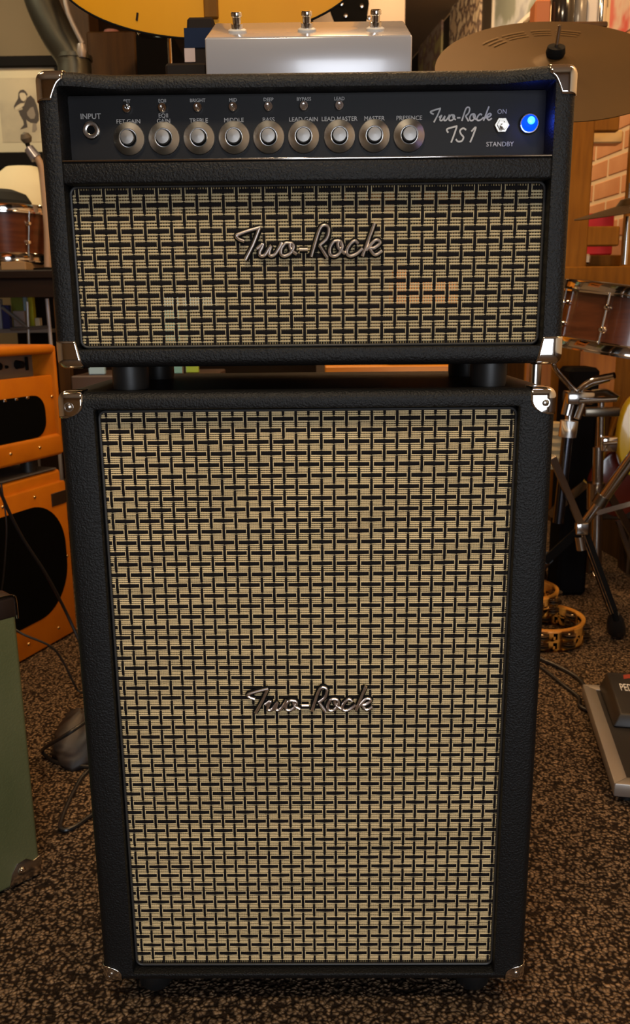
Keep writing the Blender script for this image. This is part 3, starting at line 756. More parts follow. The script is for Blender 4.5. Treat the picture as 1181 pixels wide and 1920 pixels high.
def drum(M, r, r2, h, label, hoopr=.006, hoop_h=.030, lugs=8, cat='drum', off=0, gp=None):
    o = thing('drum', M @ V((0, 0, 0)), label, cat)
    b = new(); lathe(b, [(r2, .004), (r2+(r-r2)*.5, h*.5), (r, h-.004)], M, 56); obj('shell', b, shell, o)
    for z0, z1, rr, nm in ((h-.012, h+hoop_h-.012, r, 'top_hoop'), (-hoop_h+.012, .012, r2, 'bottom_hoop')):
        b = new()
        lathe(b, [(rr+.004, z0), (rr+.011, z0), (rr+.0115, z0+.004), (rr+.0065, z0+.007), (rr+.0065, z1-.006), (rr+.0095, z1-.002), (rr+.0085, z1), (rr+.003, z1), (rr+.003, z0)], M, 64); obj(nm, b, chrome, o, ang=50)
    b = new(); lathe(b, [(r+.003, h), (r*.5, h+.001), (.0001, h+.001)], M, 48); obj('drum_head', b, mat('drum_skin', (.62, .60, .55), .5), o)
    for i in range(lugs):
        a = 2*PI*(i+off)/lugs; d = V((math.cos(a), math.sin(a), 0))
        b = new(); cyl(b, M @ (d*(r+.010)+V((0, 0, h-.006))), M @ (d*(r2+.010)+V((0, 0, .006))), .0034, .0034, 10)
        rod = obj('tension_rod', b, chromed, o)
        for z in (.30, .70):
            b = new(); rm = r2+(r-r2)*z
            lathe(b, [(.0001, .018), (.005, .0175), (.0072, .014), (.0072, .009), (.006, .004), (.0085, 0)], facing(M @ (d*rm+V((0, 0, h*z))), M.to_3x3() @ d), 14); obj('lug', b, chrome, rod)
    return o
dc = P(1176, 606, 1.30)
Md = Matrix.Translation(dc) @ Matrix.Rotation(math.radians(9), 4, 'Y') @ Matrix.Rotation(math.radians(2), 4, 'X') @ Matrix.Translation((0, 0, -.068))
dr = drum(Md, .178, .178, .137, 'brown wooden snare drum with chrome hoops at the right', off=.18)
b = new()
d = V((math.cos(-1.25), math.sin(-1.25), 0))
box(b, (-.016, -.20, .02), (.016, -.176, .115), .004, 2, Md @ Matrix.Rotation(-1.22+PI/2, 4, 'Z')); k = obj('strainer', b, chrome, dr)
b = new(); tube(b, [Md @ (d*.2+V((0, 0, .07))), Md @ (d*.222+V((0, 0, .09))), Md @ (d*.226+V((0, 0, .118)))], .005, 8); obj('strainer_lever', b, chromed, k)

ss = thing('snare_stand', V((P(1072, 900, 1.3).x, 1.3, 0)), 'chrome snare stand holding the brown drum, legs with rubber feet', 'stand')
def part_tube(par, name, pts, r, m=chromed, n=12, k=4, smooth=True):
    b = new(); tube(b, pts, r, n, k, smooth); return obj(name, b, m, par)
S1 = P(1082, 738, 1.27); S2 = P(1070, 790, 1.27)
part_tube(ss, 'basket_arm', [S1, P(1060, 715, 1.24), P(1040, 690, 1.2), P(1034, 668, 1.2)], .007)
part_tube(ss, 'basket_arm', [S1+V((0, 0, .005)), P(1110, 714, 1.24), P(1152, 704, 1.2)], .009, chrome)
part_tube(ss, 'basket_arm', [S1+V((0, .02, .0)), P(1105, 722, 1.38), P(1140, 712, 1.45)], .007)
b = new(); box(b, (S1.x-.034, S1.y-.03, S1.z-.028), (S1.x+.04, S1.y+.03, S1.z+.008), .008, 2); obj('basket_hub', b, chromed, ss)
part_tube(ss, 'tilter', [P(1070, 745, 1.26), P(1062, 778, 1.26)], .016)
part_tube(ss, 'tilter_bolt', [P(1096, 745, 1.25), P(1082, 785, 1.24)], .010)
part_tube(ss, 'tilter_plate', [P(1085, 752, 1.24), P(1155, 748, 1.24)], .008)
part_tube(ss, 'upper_tube', [P(1068, 765, 1.27), P(1064, 830, 1.27)], .011)
b = new(); cyl(b, P(1067, 789, 1.265), P(1063, 819, 1.265), .0235, .0235, 20); obj('collar', b, alu, ss)
part_tube(ss, 'lower_tube', [P(1064, 818, 1.27), P(1046, 980, 1.27)], .0155, mat('dark_chrome', (.12, .13, .16), .2, 1))
def flat_leg(par, a, c, wd, gap, m=chromed, name='leg'):
    a = V(a); c = V(c); d = (c-a).normalized(); s = d.cross(V((0, -1, .25))).normalized(); nrm = s.cross(d)
    b = new()
    hw_ = gap+wd
    prof_ = [(-hw_, -.006), (-hw_+.002, -.0066), (-hw_+.004, -.003), (hw_-.004, -.003), (hw_-.002, -.0066), (hw_, -.006), (hw_, .005), (-hw_, .005)]
    loops(b, [[p+s*x+nrm*y for x, y in prof_] for p in (a, c)], True, True, True)
    return obj(name, b, m, par, False), s, nrm, d
F1 = G(1157, 1200, .0)
hubL = P(1092, 990, 1.26)
lg, s_, n_, d_ = flat_leg(ss, hubL, P(1150, 1148, 1.29), .0016, .0105, black)
for k_ in (.45, 1.15):
    part_tube(lg, 'leg_edge', [hubL-n_*0+s_*.0095*k_+V((0, -.008, .002)), P(1150, 1148, 1.29)+s_*.0095*k_+V((0, -.008, .002))], .0016, chrome, 8, 1, False)
flat_leg(ss, P(1036, 858, 1.22), P(1090, 985, 1.255), .0016, .0075, chromed, 'leg_brace')
b = new(); cyl(b, P(1149, 1140, 1.29), P(1155, 1162, 1.30), .010, .009, 12); obj('leg_tip', b, black, lg)
b = new()
fp0 = P(1153, 1150, 1.30)
ls = []
for t, wr_ in ((0, .013), (.25, .023), (.6, .028), (.9, .028), (1, .020)):
    c = fp0+(V((F1.x+.004, F1.y+.02, .012))-fp0)*t
    ls.append([c+V((wr_*math.cos(2*PI*i/14), wr_*.8*math.sin(2*PI*i/14)*.8, wr_*.45*math.sin(2*PI*i/14))) for i in range(14)])
loops(b, ls, True, True, True); obj('rubber_foot', b, rubber, lg)
l2, *_ = flat_leg(ss, P(1088, 992, 1.26), P(1022, 1052, 1.34), .0016, .010, black)
b = new(); cyl(b, P(1026, 1046, 1.34), G(1012, 1065, .0), .018, .02, 12); obj('rubber_foot', b, rubber, l2)
b = new(); box(b, (hubL.x-.020, hubL.y-.012, hubL.z-.018), (hubL.x+.014, hubL.y+.012, hubL.z+.016), .004, 2); obj('leg_hub', b, chromed, ss)
part_tube(ss, 'hub_sleeve', [P(1086, 1005, 1.26), P(1090, 1030, 1.262)], .014, nickel)

st = thing('hardware_stand', V((P(1122, 960, 1.50).x, 1.50, 0)), 'chrome drum hardware stand with a square clamp right of the snare stand', 'stand')
part_tube(st, 'tube', [P(1127, 745, 1.50), P(1121, 1075, 1.50)], .0105, chrome)
part_tube(st, 'outer_tube', [P(1121, 838, 1.50), P(1116, 1080, 1.50)], .0155, chromed)
b = new(); box(b, (-.020, -.02, -.022), (.026, .02, .022), .006, 2, Matrix.Translation(P(1138, 832, 1.48))); cl_ = obj('clamp', b, chrome, st)
part_tube(cl_, 'clamp_bolt', [P(1130, 832, 1.45), P(1156, 830, 1.45)], .006, chromed)
b = new(); box(b, (-.05, -.018, -.014), (.055, .018, .014), .006, 2, Matrix.Translation(P(1125, 772, 1.5))); obj('cross_clamp', b, mat('smoked_nickel', (.20, .17, .13), .3, 1), st)
part_tube(st, 'wing_arm', [P(1110, 738, 1.48), P(1135, 736, 1.46), P(1158, 748, 1.44)], .011, MATS['smoked_nickel'])
b = new(); cyl(b, P(1117, 905, 1.5), P(1115, 955, 1.5), .027, .024, 18); obj('leg_collar', b, chromed, st)
hub2 = P(1112, 935, 1.48)
for q0, q1, r in ((P(1200, 838, 1.30), P(1128, 938, 1.36), .0165), (P(1128, 936, 1.36), P(1093, 984, 1.38), .0135)):
    part_tube(st, 'diagonal_tube', [q0, q1], r, chromed, 14)
b = new(); cyl(b, P(1131, 930, 1.358), P(1121, 946, 1.362), .0205, .0205, 16); obj('tube_joint', b, MATS['smoked_nickel'], st)
flat_leg(st, P(1118, 962, 1.36), P(1205, 938, 1.36), .003, .004, chrome, 'leg')
flat_leg(st, P(1100, 905, 1.60), P(1030, 965, 1.72), .003, .010, chromed, 'leg')
flat_leg(st, P(1142, 925, 1.60), P(1190, 1010, 1.66), .0010, .010, chromed, 'leg')
flat_leg(st, P(1158, 975, 1.62), P(1184, 1050, 1.64), .0010, .006, chromed, 'leg_brace')
part_tube(st, 'foot_pin', [P(1110, 1072, 1.5), P(1118, 1078, 1.48), G(1126, 1082, .006)], .006, chrome)
# a second, edge-on cymbal
c2 = P(1178, 392, 1.55); M2 = facing(c2, V((-.16, -.10, .98)))
cy2 = thing('cymbal', c2, 'thin bronze cymbal seen edge-on in front of the brick wall', 'cymbal')
b = new(); lathe(b, [(.004, .030), (.020, .028), (.034, .012), (.15, -.004), (.150, -.006), (.034, .010), (.02, .026), (.004, .028)], M2, 56); obj('disc', b, gold, cy2)
b = new(); cyl(b, c2-V((.0, 0, .02)), V((c2.x, c2.y, 1.08)), .006, .008, 12); cyl(b, c2, c2+V((0, 0, .07)), .004, .004, 10); obj('stand_rod', b, chromed, cy2)

# ------------------------------------------------------------------ open wooden frame, brick wall behind
YF = 1.92
wf = thing('wooden_shelf_frame', (P(1125, 600, YF).x, YF+.1, 0), 'open brown wooden frame in front of the brick wall', 'shelf')
def wbox(par, name, px0, px1, py0, py1, Y, th, m, bev=.004, z0=None):
    a = P((px0+px1)/2, py0, Y); c = P((px0+px1)/2, py1, Y); ym_ = (py0+py1)/2
    xa_ = P(px0, ym_, Y).x; xb_ = P(px1, ym_, Y).x
    b = new(); box(b, (xa_, Y, c.z if z0 is None else z0), (xb_, Y+th, a.z), bev, 1); return obj(name, b, m, par, False)
wbox(wf, 'stile', 1040, 1094, 205, 960, YF, .035, wood); wbox(wf, 'stile', 1162, 1225, 205, 960, YF, .035, wood)
wbox(wf, 'rail', 1094, 1162, 205, 246, YF+.003, .03, wood); wbox(wf, 'rail', 1094, 1162, 424, 461, YF+.003, .03, wood)
wbox(wf, 'rail', 1040, 1225, 499, 541, YF-.012, .03, wood); wbox(wf, 'rail', 1040, 1225, 544, 600, YF-.004, .03, wood)
wbox(wf, 'lower_panel', 985, 1225, 604, 780, YF+.004, .02, mat('amber_board', (.42, .17, .022), .45, vary=(8, (.30, .11, .014), .35, .7, (8, 8, .7)))) 
wbox(wf, 'post', 1040, 1062, 780, 1150, YF, .04, wood, z0=0); wbox(wf, 'post', 1200, 1225, 780, 1150, YF, .04, wood, z0=0)
o = wbox(None, 'red_box', 1080, 1150, 400, 478, 2.15, .16, mat('red_card', (.62, .02, .03), .5)); tag(o, 'bright red box behind the wooden frame', 'box'); 
wbox(wf, 'shelf_board', 1050, 1215, 478, 500, 2.05, .30, wood)
o = wbox(None, 'beam', 1096, 1168, 244, 268, 2.05, .06, mat('pale_pine', (.60, .42, .17), .5)); tag(o, 'pale pine batten above the brick wall', 'batten')
o = wbox(None, 'silver_clip', 1089, 1108, 476, 495, 1.98, .03, chromed, .006); tag(o, 'small silver clip on the wooden frame rail', 'clip')
# behind the drum stands
o = wbox(None, 'equipment_case', 1060, 1116, 690, 1010, 1.74, .14, mat('case_black', (.003, .003, .004), .7, 0, .06), .012, z0=0); tag(o, 'tall black equipment case standing behind the drum stands', 'case')
b = new(); q = P(1042, 830, 1.62)
for k in range(6): lathe(b, [(.028, 0), (.032, .012), (.028, .024)], Matrix.Translation((q.x-.01, q.y, q.z-.08+k*.024)), 18, True, True)
obj('ribbed_hose', b, mat('cream_rib', (.50, .40, .22), .7), None, label='cream ribbed tube between the main cabinet and black case', cat='tube')
gt = thing('guitar', P(1158, 960, 1.72), 'dark red guitar with a yellow edge leaning behind the drum stands', 'guitar')
b = new(); q = P(1160, 905, 1.72)
prism(b, [(q.x+.085*math.cos(t)*(1+.16*math.cos(2*t)), q.z+.115*math.sin(t)) for t in [2*PI*i/28 for i in range(28)]], 1.71, 1.75, None, .006); obj('body', b, mat('cherry_red', (.10, .016, .008), .2, coat=.6), gt)
b = new(); q2 = P(1152, 800, 1.72); cyl(b, P(1128, 860, 1.70), P(1174, 745, 1.70), .009, .009, 10); obj('neck', b, wood, gt)
b = new(); prism(b, [(P(1187, 815, 1.66).x+.055*math.cos(t), P(1187, 815, 1.66).z+.13*math.sin(t)) for t in [2*PI*i/24 for i in range(24)]], 1.63, 1.67, None, .006)
obj('yellow_guitar', b, mat('yellow_lacquer', (.62, .43, .02), .25, coat=.5), None, label='yellow guitar body at the right edge behind the drum stand', cat='guitar')
o = wbox(None, 'wooden_bench', 1110, 1215, 905, 975, 1.98, .12, woodmid, .006); tag(o, 'low brown wooden bench behind the chrome stand', 'bench')
for x in (1.0, 1.14):
    b = new(); box(b, (x, 1.99, 0), (x+.04, 2.08, P(1180, 975, 1.98).z+.001)); obj('leg', b, woodmid, o, False)

# ------------------------------------------------------------------ pictures on the oblique wall and clutter above the cymbal
def Wp(px, py, off=.004):
    p0 = RW0+RWN*off; d = ray(px, py); return CAM+d*((p0-CAM).dot(RWN)/d.dot(RWN))
MW = local_frame(RW0, RWN, RWD)
def wall_pic(name, pxl, pxr, pyt, pyb, m, label, cat, th=.012, frame=None, off=.0, grp=None, pyref=None):
    a = Wp(pxl, pyt); sa = (a-RW0).dot(RWD); c = Wp(pxl, pyb); e = Wp(pxr, pyref if pyref is not None else pyt); se = (e-RW0).dot(RWD)
    lo, hi = min(sa, se), max(sa, se); z1, z0 = a.z, c.z
    t = thing(name, MW @ V((off, (lo+hi)/2, z0)), label, cat, grp)
    b = new(); box(b, (off, lo, z0), (off+th, hi, z1), 0, 1, MW); obj('print', b, m, t, False)
    if frame:
        fm, wd_ = frame
        for l0, l1, zz0, zz1 in ((lo-wd_, lo, z0-wd_, z1+wd_), (hi, hi+wd_, z0-wd_, z1+wd_), (lo, hi, z0-wd_, z0), (lo, hi, z1, z1+wd_)):
            b = new(); box(b, (off, l0, zz0), (off+th+.010, l1, zz1), .002, 1, MW); obj('frame_bar', b, fm, t, False)
    return t
def sleeve(name, c1, c2, c3, sc):
    m = mat(name, c1, .6); nt = m.node_tree; N = nt.nodes; L = nt.links
    tcn = N.new('ShaderNodeTexCoord'); v = N.new('ShaderNodeTexNoise'); v.inputs['Scale'].default_value = sc; v.inputs['Detail'].default_value = 3
    L.new(tcn.outputs['Object'], v.inputs['Vector']); r = N.new('ShaderNodeValToRGB'); r.color_ramp.interpolation = 'EASE'
    e = r.color_ramp.elements; e[0].position = .40; e[0].color = (*c1, 1); e[1].position = .62; e[1].color = (*c3, 1); n = e.new(.5); n.color = (*c2, 1)
    L.new(v.outputs[0], r.inputs[0]); L.new(r.outputs[0], N['Principled BSDF'].inputs['Base Color']); return m
b = new(); box(b, (-.0015, 1.10, 0), (.002, 3.35, 2.74), 0, 1, MW); o = struct('wall_panel', b, mat('dark_panel', (.018, .013, .010), .7))
wall_pic('record_sleeve', 788, 832, 44, 175, sleeve('sleeve_grey', (.30, .25, .22), (.20, .13, .12), (.36, .32, .16), 9), 'grey record sleeve with small figures on the dark wall', 'record sleeve', off=.003, grp='record sleeves on the wall', pyref=-6)
wall_pic('record_sleeve', 848, 905, -30, 150, sleeve('sleeve_pale', (.45, .36, .27), (.10, .07, .07), (.55, .48, .38), 14), 'pale mottled record sleeve nearest the cymbal', 'record sleeve', off=.003, grp='record sleeves on the wall')
wall_pic('picture', 934, 1060, -60, 82, sleeve('photo_grey', (.13, .15, .20), (.20, .23, .28), (.10, .12, .12), 5), 'grey picture in a silver frame above the cymbal', 'picture', off=.002, frame=(mat('silver_moulding', (.34, .34, .35), .5, .1), .022))
wall_pic('poster', 1150, 1230, -70, 75, sleeve('poster_red', (.62, .05, .04), (.68, .50, .42), (.62, .10, .08), 5), 'red and cream poster at the top right corner', 'poster', th=.004, off=.001)
wall_pic('paper_sheet', 1112, 1141, -60, 30, white, 'white paper sheet beside the red poster', 'paper', th=.002, off=.001)
o = wbox(None, 'wall_shelf', 1000, 1140, 40, 52, 1.30, .16, woodmid, .003); tag(o, 'small brown wall shelf behind the cymbal', 'shelf')
zsh = P(1070, 40, 1.30).z
def bottle(px, Y, r, h, m, label):
    x = P(px, 20, Y).x; b = new(); lathe(b, [(r*.95, 0), (r, .01), (r, h*.55), (r*.4, h*.72), (r*.36, h), (.0001, h)], Matrix.Translation((x, Y, zsh)), 20, True); return obj('bottle', b, m, None, label=label, cat='bottle')
bottle(1056, 1.37, .030, .16, mat('black_glass', (.012, .009, .008), .15, coat=.5), 'black bottle on the shelf above the cymbal')
bottle(1085, 1.38, .020, .13, mat('smoke_glass', (.20, .18, .15), .2), 'smoky grey bottle on the shelf above the cymbal')
bottle(1128, 1.38, .012, .20, chrome, 'thin chrome canister on the shelf above the cymbal')
b = new(); x = P(1016, 20, 1.38).x; box(b, (x-.022, 1.36, zsh), (x+.018, 1.42, zsh+.07), .004, 1); obj('carton', b, mat('rust_card', (.32, .10, .03), .6), None, label='small rust coloured carton on the shelf above the cymbal', cat='carton')
b = new(); x = P(1110, 20, 1.38).x; box(b, (x-.014, 1.37, zsh), (x+.012, 1.42, zsh+.15), .004, 1); obj('carton', b, mat('pale_card', (.55, .52, .48), .6), None, label='tall pale carton on the shelf above the cymbal', cat='carton')

# ------------------------------------------------------------------ hanging guitar, box and stand behind the head
gb = P(395, 74, .50)
ga = thing('guitar', gb, 'amber hollow-body guitar hanging above the amplifier head', 'guitar')
out = []
for i in range(40):
    t = -PI/2+PI*i/39; out.append((gb.x+.246*math.sin(t), gb.z+.105*(1-math.cos(t))))
for x, z in ((.236, .16), (.205, .22), (.170, .27), (.162, .31), (.172, .35), (.186, .39), (.180, .44), (.150, .48), (.09, .505), (.03, .51)): out.append((gb.x+x, gb.z+z))
for x, z in ((.03, .51), (.09, .505), (.150, .48), (.180, .44), (.186, .39), (.172, .35), (.162, .31), (.170, .27), (.205, .22), (.236, .16))[::1]: out.append((gb.x-x, gb.z+z))
b = new(); prism(b, out, .50, .545, None, .003)
for v in b.verts:
    if v.co.y > .52: v.co.z += .026
obj('body', b, amber, ga, ang=50)
pts = [V((x, .4985, z)) for x, z in out]; b = new(); tube(b, pts[1:39], .0017, 6, 1, False); obj('binding', b, black, ga)
b = new(); box(b, (P(381, 10, .49).x, .492, P(390, 33, .49).z), (P(408, 10, .49).x, .4995, gb.z+.25), .002, 1); obj('tailpiece', b, wood, ga)
b = new(); box(b, (gb.x-.022, .495, gb.z+.50), (gb.x+.022, .53, gb.z+.95), .006, 2); obj('neck', b, wooddk, ga)
for px in (257,):
    b = new(); q = P(px, 32, .499); tube(b, [q+V((-.001, 0, -.005)), q, q+V((.001, 0, .006))], .0018, 6); obj('sound_hole', b, wooddk, ga)
dbx = thing('box', V((P(365, 100, .20).x, .22, HZ1)), 'dark box with a navy front on the amplifier head left of the footswitch', 'box')
x0 = P(338, 100, .195).x; x1 = P(402, 100, .195).x; zt2 = P(365, 31, .195).z
t = bmesh.new(); box(t, (x0, .195, HZ1+.0005), (x1, .262, zt2), .003, 1)
for v in t.verts:
    if v.co.z > HZ1+.05 and v.co.x < (x0+x1)/2: v.co.x += .010
b = new(); merge(b, t); obj('box_body', b, mat('dark_brown_card', (.016, .010, .007), .7, 0, .15), dbx, False)
b = new(); box(b, (x0+.006, .1935, P(365, 90, .195).z), (x1, .196, P(365, 53, .195).z)); obj('navy_band', b, mat('navy_card', (.006, .014, .040), .7, 0, .15), dbx, False)
b = new(); box(b, (P(345, 100, .19).x, .193, P(365, 117, .195).z), (P(365, 100, .19).x, .196, P(365, 91, .195).z)); obj('label', b, mat('pink_label', (.50, .38, .34), .6), dbx, False)
b = new(); box(b, (P(309, 125, .14).x, .14, HZ1+.0005), (P(388, 125, .14).x, .185, P(345, 117, .14).z), .003, 1); obj('flat_case', b, mat('brown_black', (.012, .008, .006), .7, 0, .15), None, label='flat dark case on the amplifier head beside the footswitch', cat='case')
sp = thing('splash_cymbal', V((P(318, 100, .66).x, .66, 0)), 'small bright cymbal on a thin pole under the hanging guitar', 'cymbal')
q = P(296, 66, .66)
b = new(); lathe(b, [(.0001, .0), (.012, -.002), (.034, -.001), (.036, .003), (.02, .008), (.0001, .009)], facing(q, V((0, -.10, 1)).normalized()), 32); obj('disc', b, chrome, sp)
part_tube(sp, 'pole', [P(317, 70, .66), V((P(317, 70, .66).x, .66, .0))], .0035, chromed, 8, 1, False)
part_tube(sp, 'arm', [q+V((0, 0, .004)), P(317, 66, .66)], .0035, chromed, 8, 1, False)

# ------------------------------------------------------------------ far background, centre and left
o = wbox(None, 'wardrobe', 172, 262, 58, 400, 2.75, .30, woodmid, .006, z0=0); tag(o, 'brown wooden wardrobe standing behind the amplifier head', 'wardrobe')
o = wbox(None, 'doorway_dark', 262, 330, 60, 400, 2.55, .35, mat('doorway_black', (.003, .0025, .0025), .9, 0, .05), .010, z0=0); tag(o, 'black box put in for the dark doorway beside the brown wardrobe', 'doorway_dark')  # black box added in place of the darkness in a doorway
b = new(); q = P(200, 62, 2.76); lathe(b, [(.0001, .04), (.03, .035), (.04, .01), (.03, 0)], Matrix.Translation((q.x, 2.85, q.z)), 20); obj('bowl', b, mat('dusty_pink', (.30, .12, .10), .6), None, label='dusty pink bowl on the wardrobe', cat='bowl')
o = wbox(None, 'plywood_board', 588, 757, -80, 500, 3.6, .03, mat('mauve_board', (.085, .068, .060), .7), .002, z0=0); tag(o, 'mauve grey board standing far behind the footswitch', 'board')
hs = thing('guitar', V((P(655, 50, 3.0).x, 3.0, 0)), 'black guitar hanging far behind the footswitch', 'guitar')
q = P(655, 20, 3.0)
b = new(); prism(b, [(q.x-.07, q.z+.14), (q.x-.09, q.z+.02), (q.x-.06, q.z-.05), (q.x-.02, q.z-.10), (q.x-.02, q.z-.5), (q.x+.03, q.z-.5), (q.x+.03, q.z-.10), (q.x+.075, q.z-.04), (q.x+.085, q.z+.03), (q.x+.06, q.z+.14)], 3.0, 3.03, None, .004); obj('headstock', b, black, hs)
for px, py in ((648, 30), (718-40, 12), (722-30, 34), (640, 8)):
    b = new(); qq = P(px, py, 2.99); lathe(b, [(.0001, .012), (.008, .010), (.010, 0)], facing(qq, (0, -1, 0)), 12); obj('tuner', b, chromed, hs)
b = new(); q3 = P(655, 200, 3.0); prism(b, [(q3.x+.17*math.cos(t), q3.z-.30+.22*math.sin(t)) for t in [2*PI*i/28 for i in range(28)]], 2.99, 3.04, None, .006); obj('body', b, black, hs)

# framed drawing
YD = 3.02
fr = thing('framed_drawing', P(30, 300, YD), 'black framed drawing of a crouching long-haired figure on the beige wall', 'picture')
def quad(name, par, pts, Y, th, m):
    b = new(); q = [P(x, y, Y) for x, y in pts]
    prism(b, [(p.x, p.z) for p in q], Y, Y+th); return obj(name, b, m, par, False)
zz0 = P(30, 317, YD).z; zz1 = P(30, 106, YD).z; xx0 = P(-110, 200, YD).x; xx1 = P(116, 115, YD).x
frm = mat('black_frame', (.006, .005, .005), .7, 0, .1)
fz0 = P(30, 286, YD).z; fz1 = P(30, 126, YD).z; wf_ = zz1-fz1
b = new(); box(b, (xx0, YD-.012, fz1), (xx1, YD+.028, zz1), .003, 1); obj('frame_bar', b, frm, fr, False)
b = new(); box(b, (xx0, YD-.012, zz0), (xx1, YD+.028, fz0), .003, 1); obj('frame_bar', b, frm, fr, False)
for x in (xx0, xx1-wf_*.8):
    b = new(); box(b, (x, YD-.012, fz0), (x+wf_*.8, YD+.028, fz1), .003, 1); obj('frame_bar', b, frm, fr, False)
b = new(); box(b, (xx0+.01, YD+.010, fz0-.01), (xx1-.01, YD+.028, fz1+.01)); obj('mat_board', b, mat('cream_mat', (.66, .58, .40), .7), fr, False)
b = new(); box(b, (P(1, 215, YD).x-.004, YD+.008, P(30, 266, YD).z), (xx1-wf_*.8-.04, YD+.0102, P(30, 145, YD).z)); 
obj('drawing_sheet', b, mat('sheet', (.56, .48, .33), .7, vary=(5, (.40, .34, .25), .42, .66, (1, 1, 1))), fr, False)
ink = mat('ink_dark', (.055, .042, .036), .7); ink2 = mat('ink_mid', (.24, .20, .16), .7); pap = mat('ink_light', (.58, .50, .36), .7)
def zq(pts): return [(x/8.727, 110+y/8.727) for x, y in pts]
quad('drawn_hair', fr, zq([(300,560),(330,515),(385,505),(425,540),(450,585),(430,640),(400,720),(330,730),(270,770),(235,830),(225,780),(260,710),(295,650)]), YD+.0070, .001, ink)
quad('drawn_face', fr, zq([(318,575),(345,555),(400,560),(435,610),(425,660),(390,700),(350,680),(322,620)]), YD+.0062, .001, pap)
quad('drawn_body', fr, zq([(440,640),(500,600),(560,660),(600,760),(635,900),(635,1010),(600,1060),(500,1050),(440,1010),(400,900),(360,800),(400,740)]), YD+.0072, .001, ink)
quad('drawn_arm', fr, zq([(240,800),(300,760),(370,735),(400,760),(350,800),(280,845),(245,835)]), YD+.0064, .001, pap)
quad('drawn_knee', fr, zq([(440,880),(500,800),(545,790),(580,920),(560,980),(500,985),(450,930)]), YD+.0064, .001, ink2)
quad('drawn_leg', fr, zq([(300,850),(370,830),(440,900),(430,1010),(450,1120),(330,1155),(390,1080),(380,1020),(330,930)]), YD+.0066, .001, ink)
quad('drawn_foot', fr, zq([(535,1050),(590,1060),(605,1150),(570,1200),(525,1200),(530,1120)]), YD+.0068, .001, ink2)

# duct and its stay
b = new(); tube(b, [P(58, -90, 2.5), P(78, 0, 2.5), P(108, 65, 2.5), P(136, 110, 2.5), P(141, 160, 2.5), P(142, 320, 2.5)], .063, 24, 8)
for p_ in (P(139, 108, 2.5), P(141, 150, 2.5)): cyl(b, p_+V((0, 0, .004)), p_-V((0, 0, .010)), .068, .068, 24)
obj('air_duct', b, mat('galvanised', (.10, .10, .085), .42, .85, vary=(4, (.05, .05, .042), .35, .7, (1, 1, 1))), None, label='grey metal air duct bending down beside the framed drawing', cat='duct')
b = new(); tube(b, [P(118, -30, 2.38), P(128, 25, 2.38), P(155, 82, 2.38)], .0085, 10, 3); lathe(b, [(.0001, .05), (.014, .045), (.018, .02), (.012, 0)], Matrix.Translation(P(154, 108, 2.38)), 14)
obj('stay_rod', b, mat('grey_rod', (.30, .27, .26), .4, .4), None, label='thin grey stay rod in front of the air duct', cat='rod')

# table with drum, cushion, sack
YT = 2.0
tb = thing('table', V((P(40, 530, YT).x, YT+.3, 0)), 'dark wooden table carrying the small drum at the left edge', 'table')
xl = P(-110, 530, YT).x; xr = P(118, 530, YT).x; ztp = P(50, 506, YT).z; zbt = P(50, 557, YT).z
b = new(); box(b, (xl, YT, ztp-.030), (xr, YT+.75, ztp), .004, 1); obj('table_top', b, wooddk, tb, False)
b = new(); box(b, (xl+.01, YT+.012, zbt), (xr-.005, YT+.05, ztp-.0300)); obj('apron', b, wooddk, tb, False)
for x in (xr-.045, xl):
    for y in (YT+.02, YT+.70):
        b = new(); box(b, (x, y, 0), (x+.04, y+.04, zbt+.001)); obj('leg', b, woodmid, tb, False)
b = new(); box(b, (xl+.01, YT+.66, .25), (xr-.005, YT+.68, ztp-.0305)); obj('back_panel', b, wooddk, tb, False)
xd = P(12, 440, YT+.16)
Mt = Matrix.Translation((xd.x, YT+.17, ztp+.0505))
drum(Mt, .150, .122, .155, 'small dark brown drum on the table at the left edge', off=.32, lugs=6)
b = new(); box(b, (P(5, 500, YT+.05).x, YT+.03, ztp+.0005), (P(52, 500, YT+.05).x, YT+.30, ztp+.030), .003, 1); obj('drum_pad', b, mat('tan_block', (.30, .20, .10), .6), None, False, label='tan wooden block under the small drum', cat='block')
b = new(); hq = V((P(5, 390, YT+.17).x, YT+.17, ztp+.0505+.174)); lathe(b, [(.0001, .062), (.045, .060), (.085, .045), (.102, .018), (.098, .0005), (.0001, .0005)], Matrix.Translation(hq), 28); obj('cap', b, mat('black_felt', (.008, .009, .008), .9), None, label='black felt cap lying on the small drum', cat='cap')
b = new(); sk = V((P(48, 440, YT+.5).x, YT+.52, ztp+.001)); ls = []
for i in range(14):
    v = i/13; rr = .175*(math.sin(PI*(.16+.80*v))**.6); ring = []
    for j in range(28):
        a = 2*PI*j/28; q = rr*(1+.03*math.sin(3*a+4*v)+.02*math.sin(8*a-5*v)); ring.append(sk+V((q*math.cos(a)*1.2, q*.75*math.sin(a), v*.42)))
    ls.append(ring)
loops(b, ls, True, True, True); obj('sack', b, mat('cream_cloth', (.66, .58, .38), .8, bump=(12, .6, 'noise')), None, label='cream cloth sack standing behind the small drum', cat='sack')
mc = thing('gooseneck_microphone', V((P(86, 400, YT+.1).x, YT+.1, ztp)), 'tan gooseneck microphone with a silver clip in front of the drawing', 'microphone')
YM = YT+.1
part_tube(mc, 'gooseneck', [V((P(90, 505, YM).x, YM, ztp+.012)), P(88, 420, YM), P(82, 350, YM), P(77, 312, YM), P(66, 290, YM)], .0125, mat('tan_hose', (.36, .25, .17), .5), 12, 6)
b = new(); cyl(b, P(68, 297, YM), P(54, 278, YM), .020, .017, 16); obj('clip', b, mat('blue_silver', (.42, .46, .62), .25, .8), mc)
b = new(); cyl(b, P(55, 279, YM), P(50, 266, YM), .007, .009, 12); obj('joint', b, black, mc)
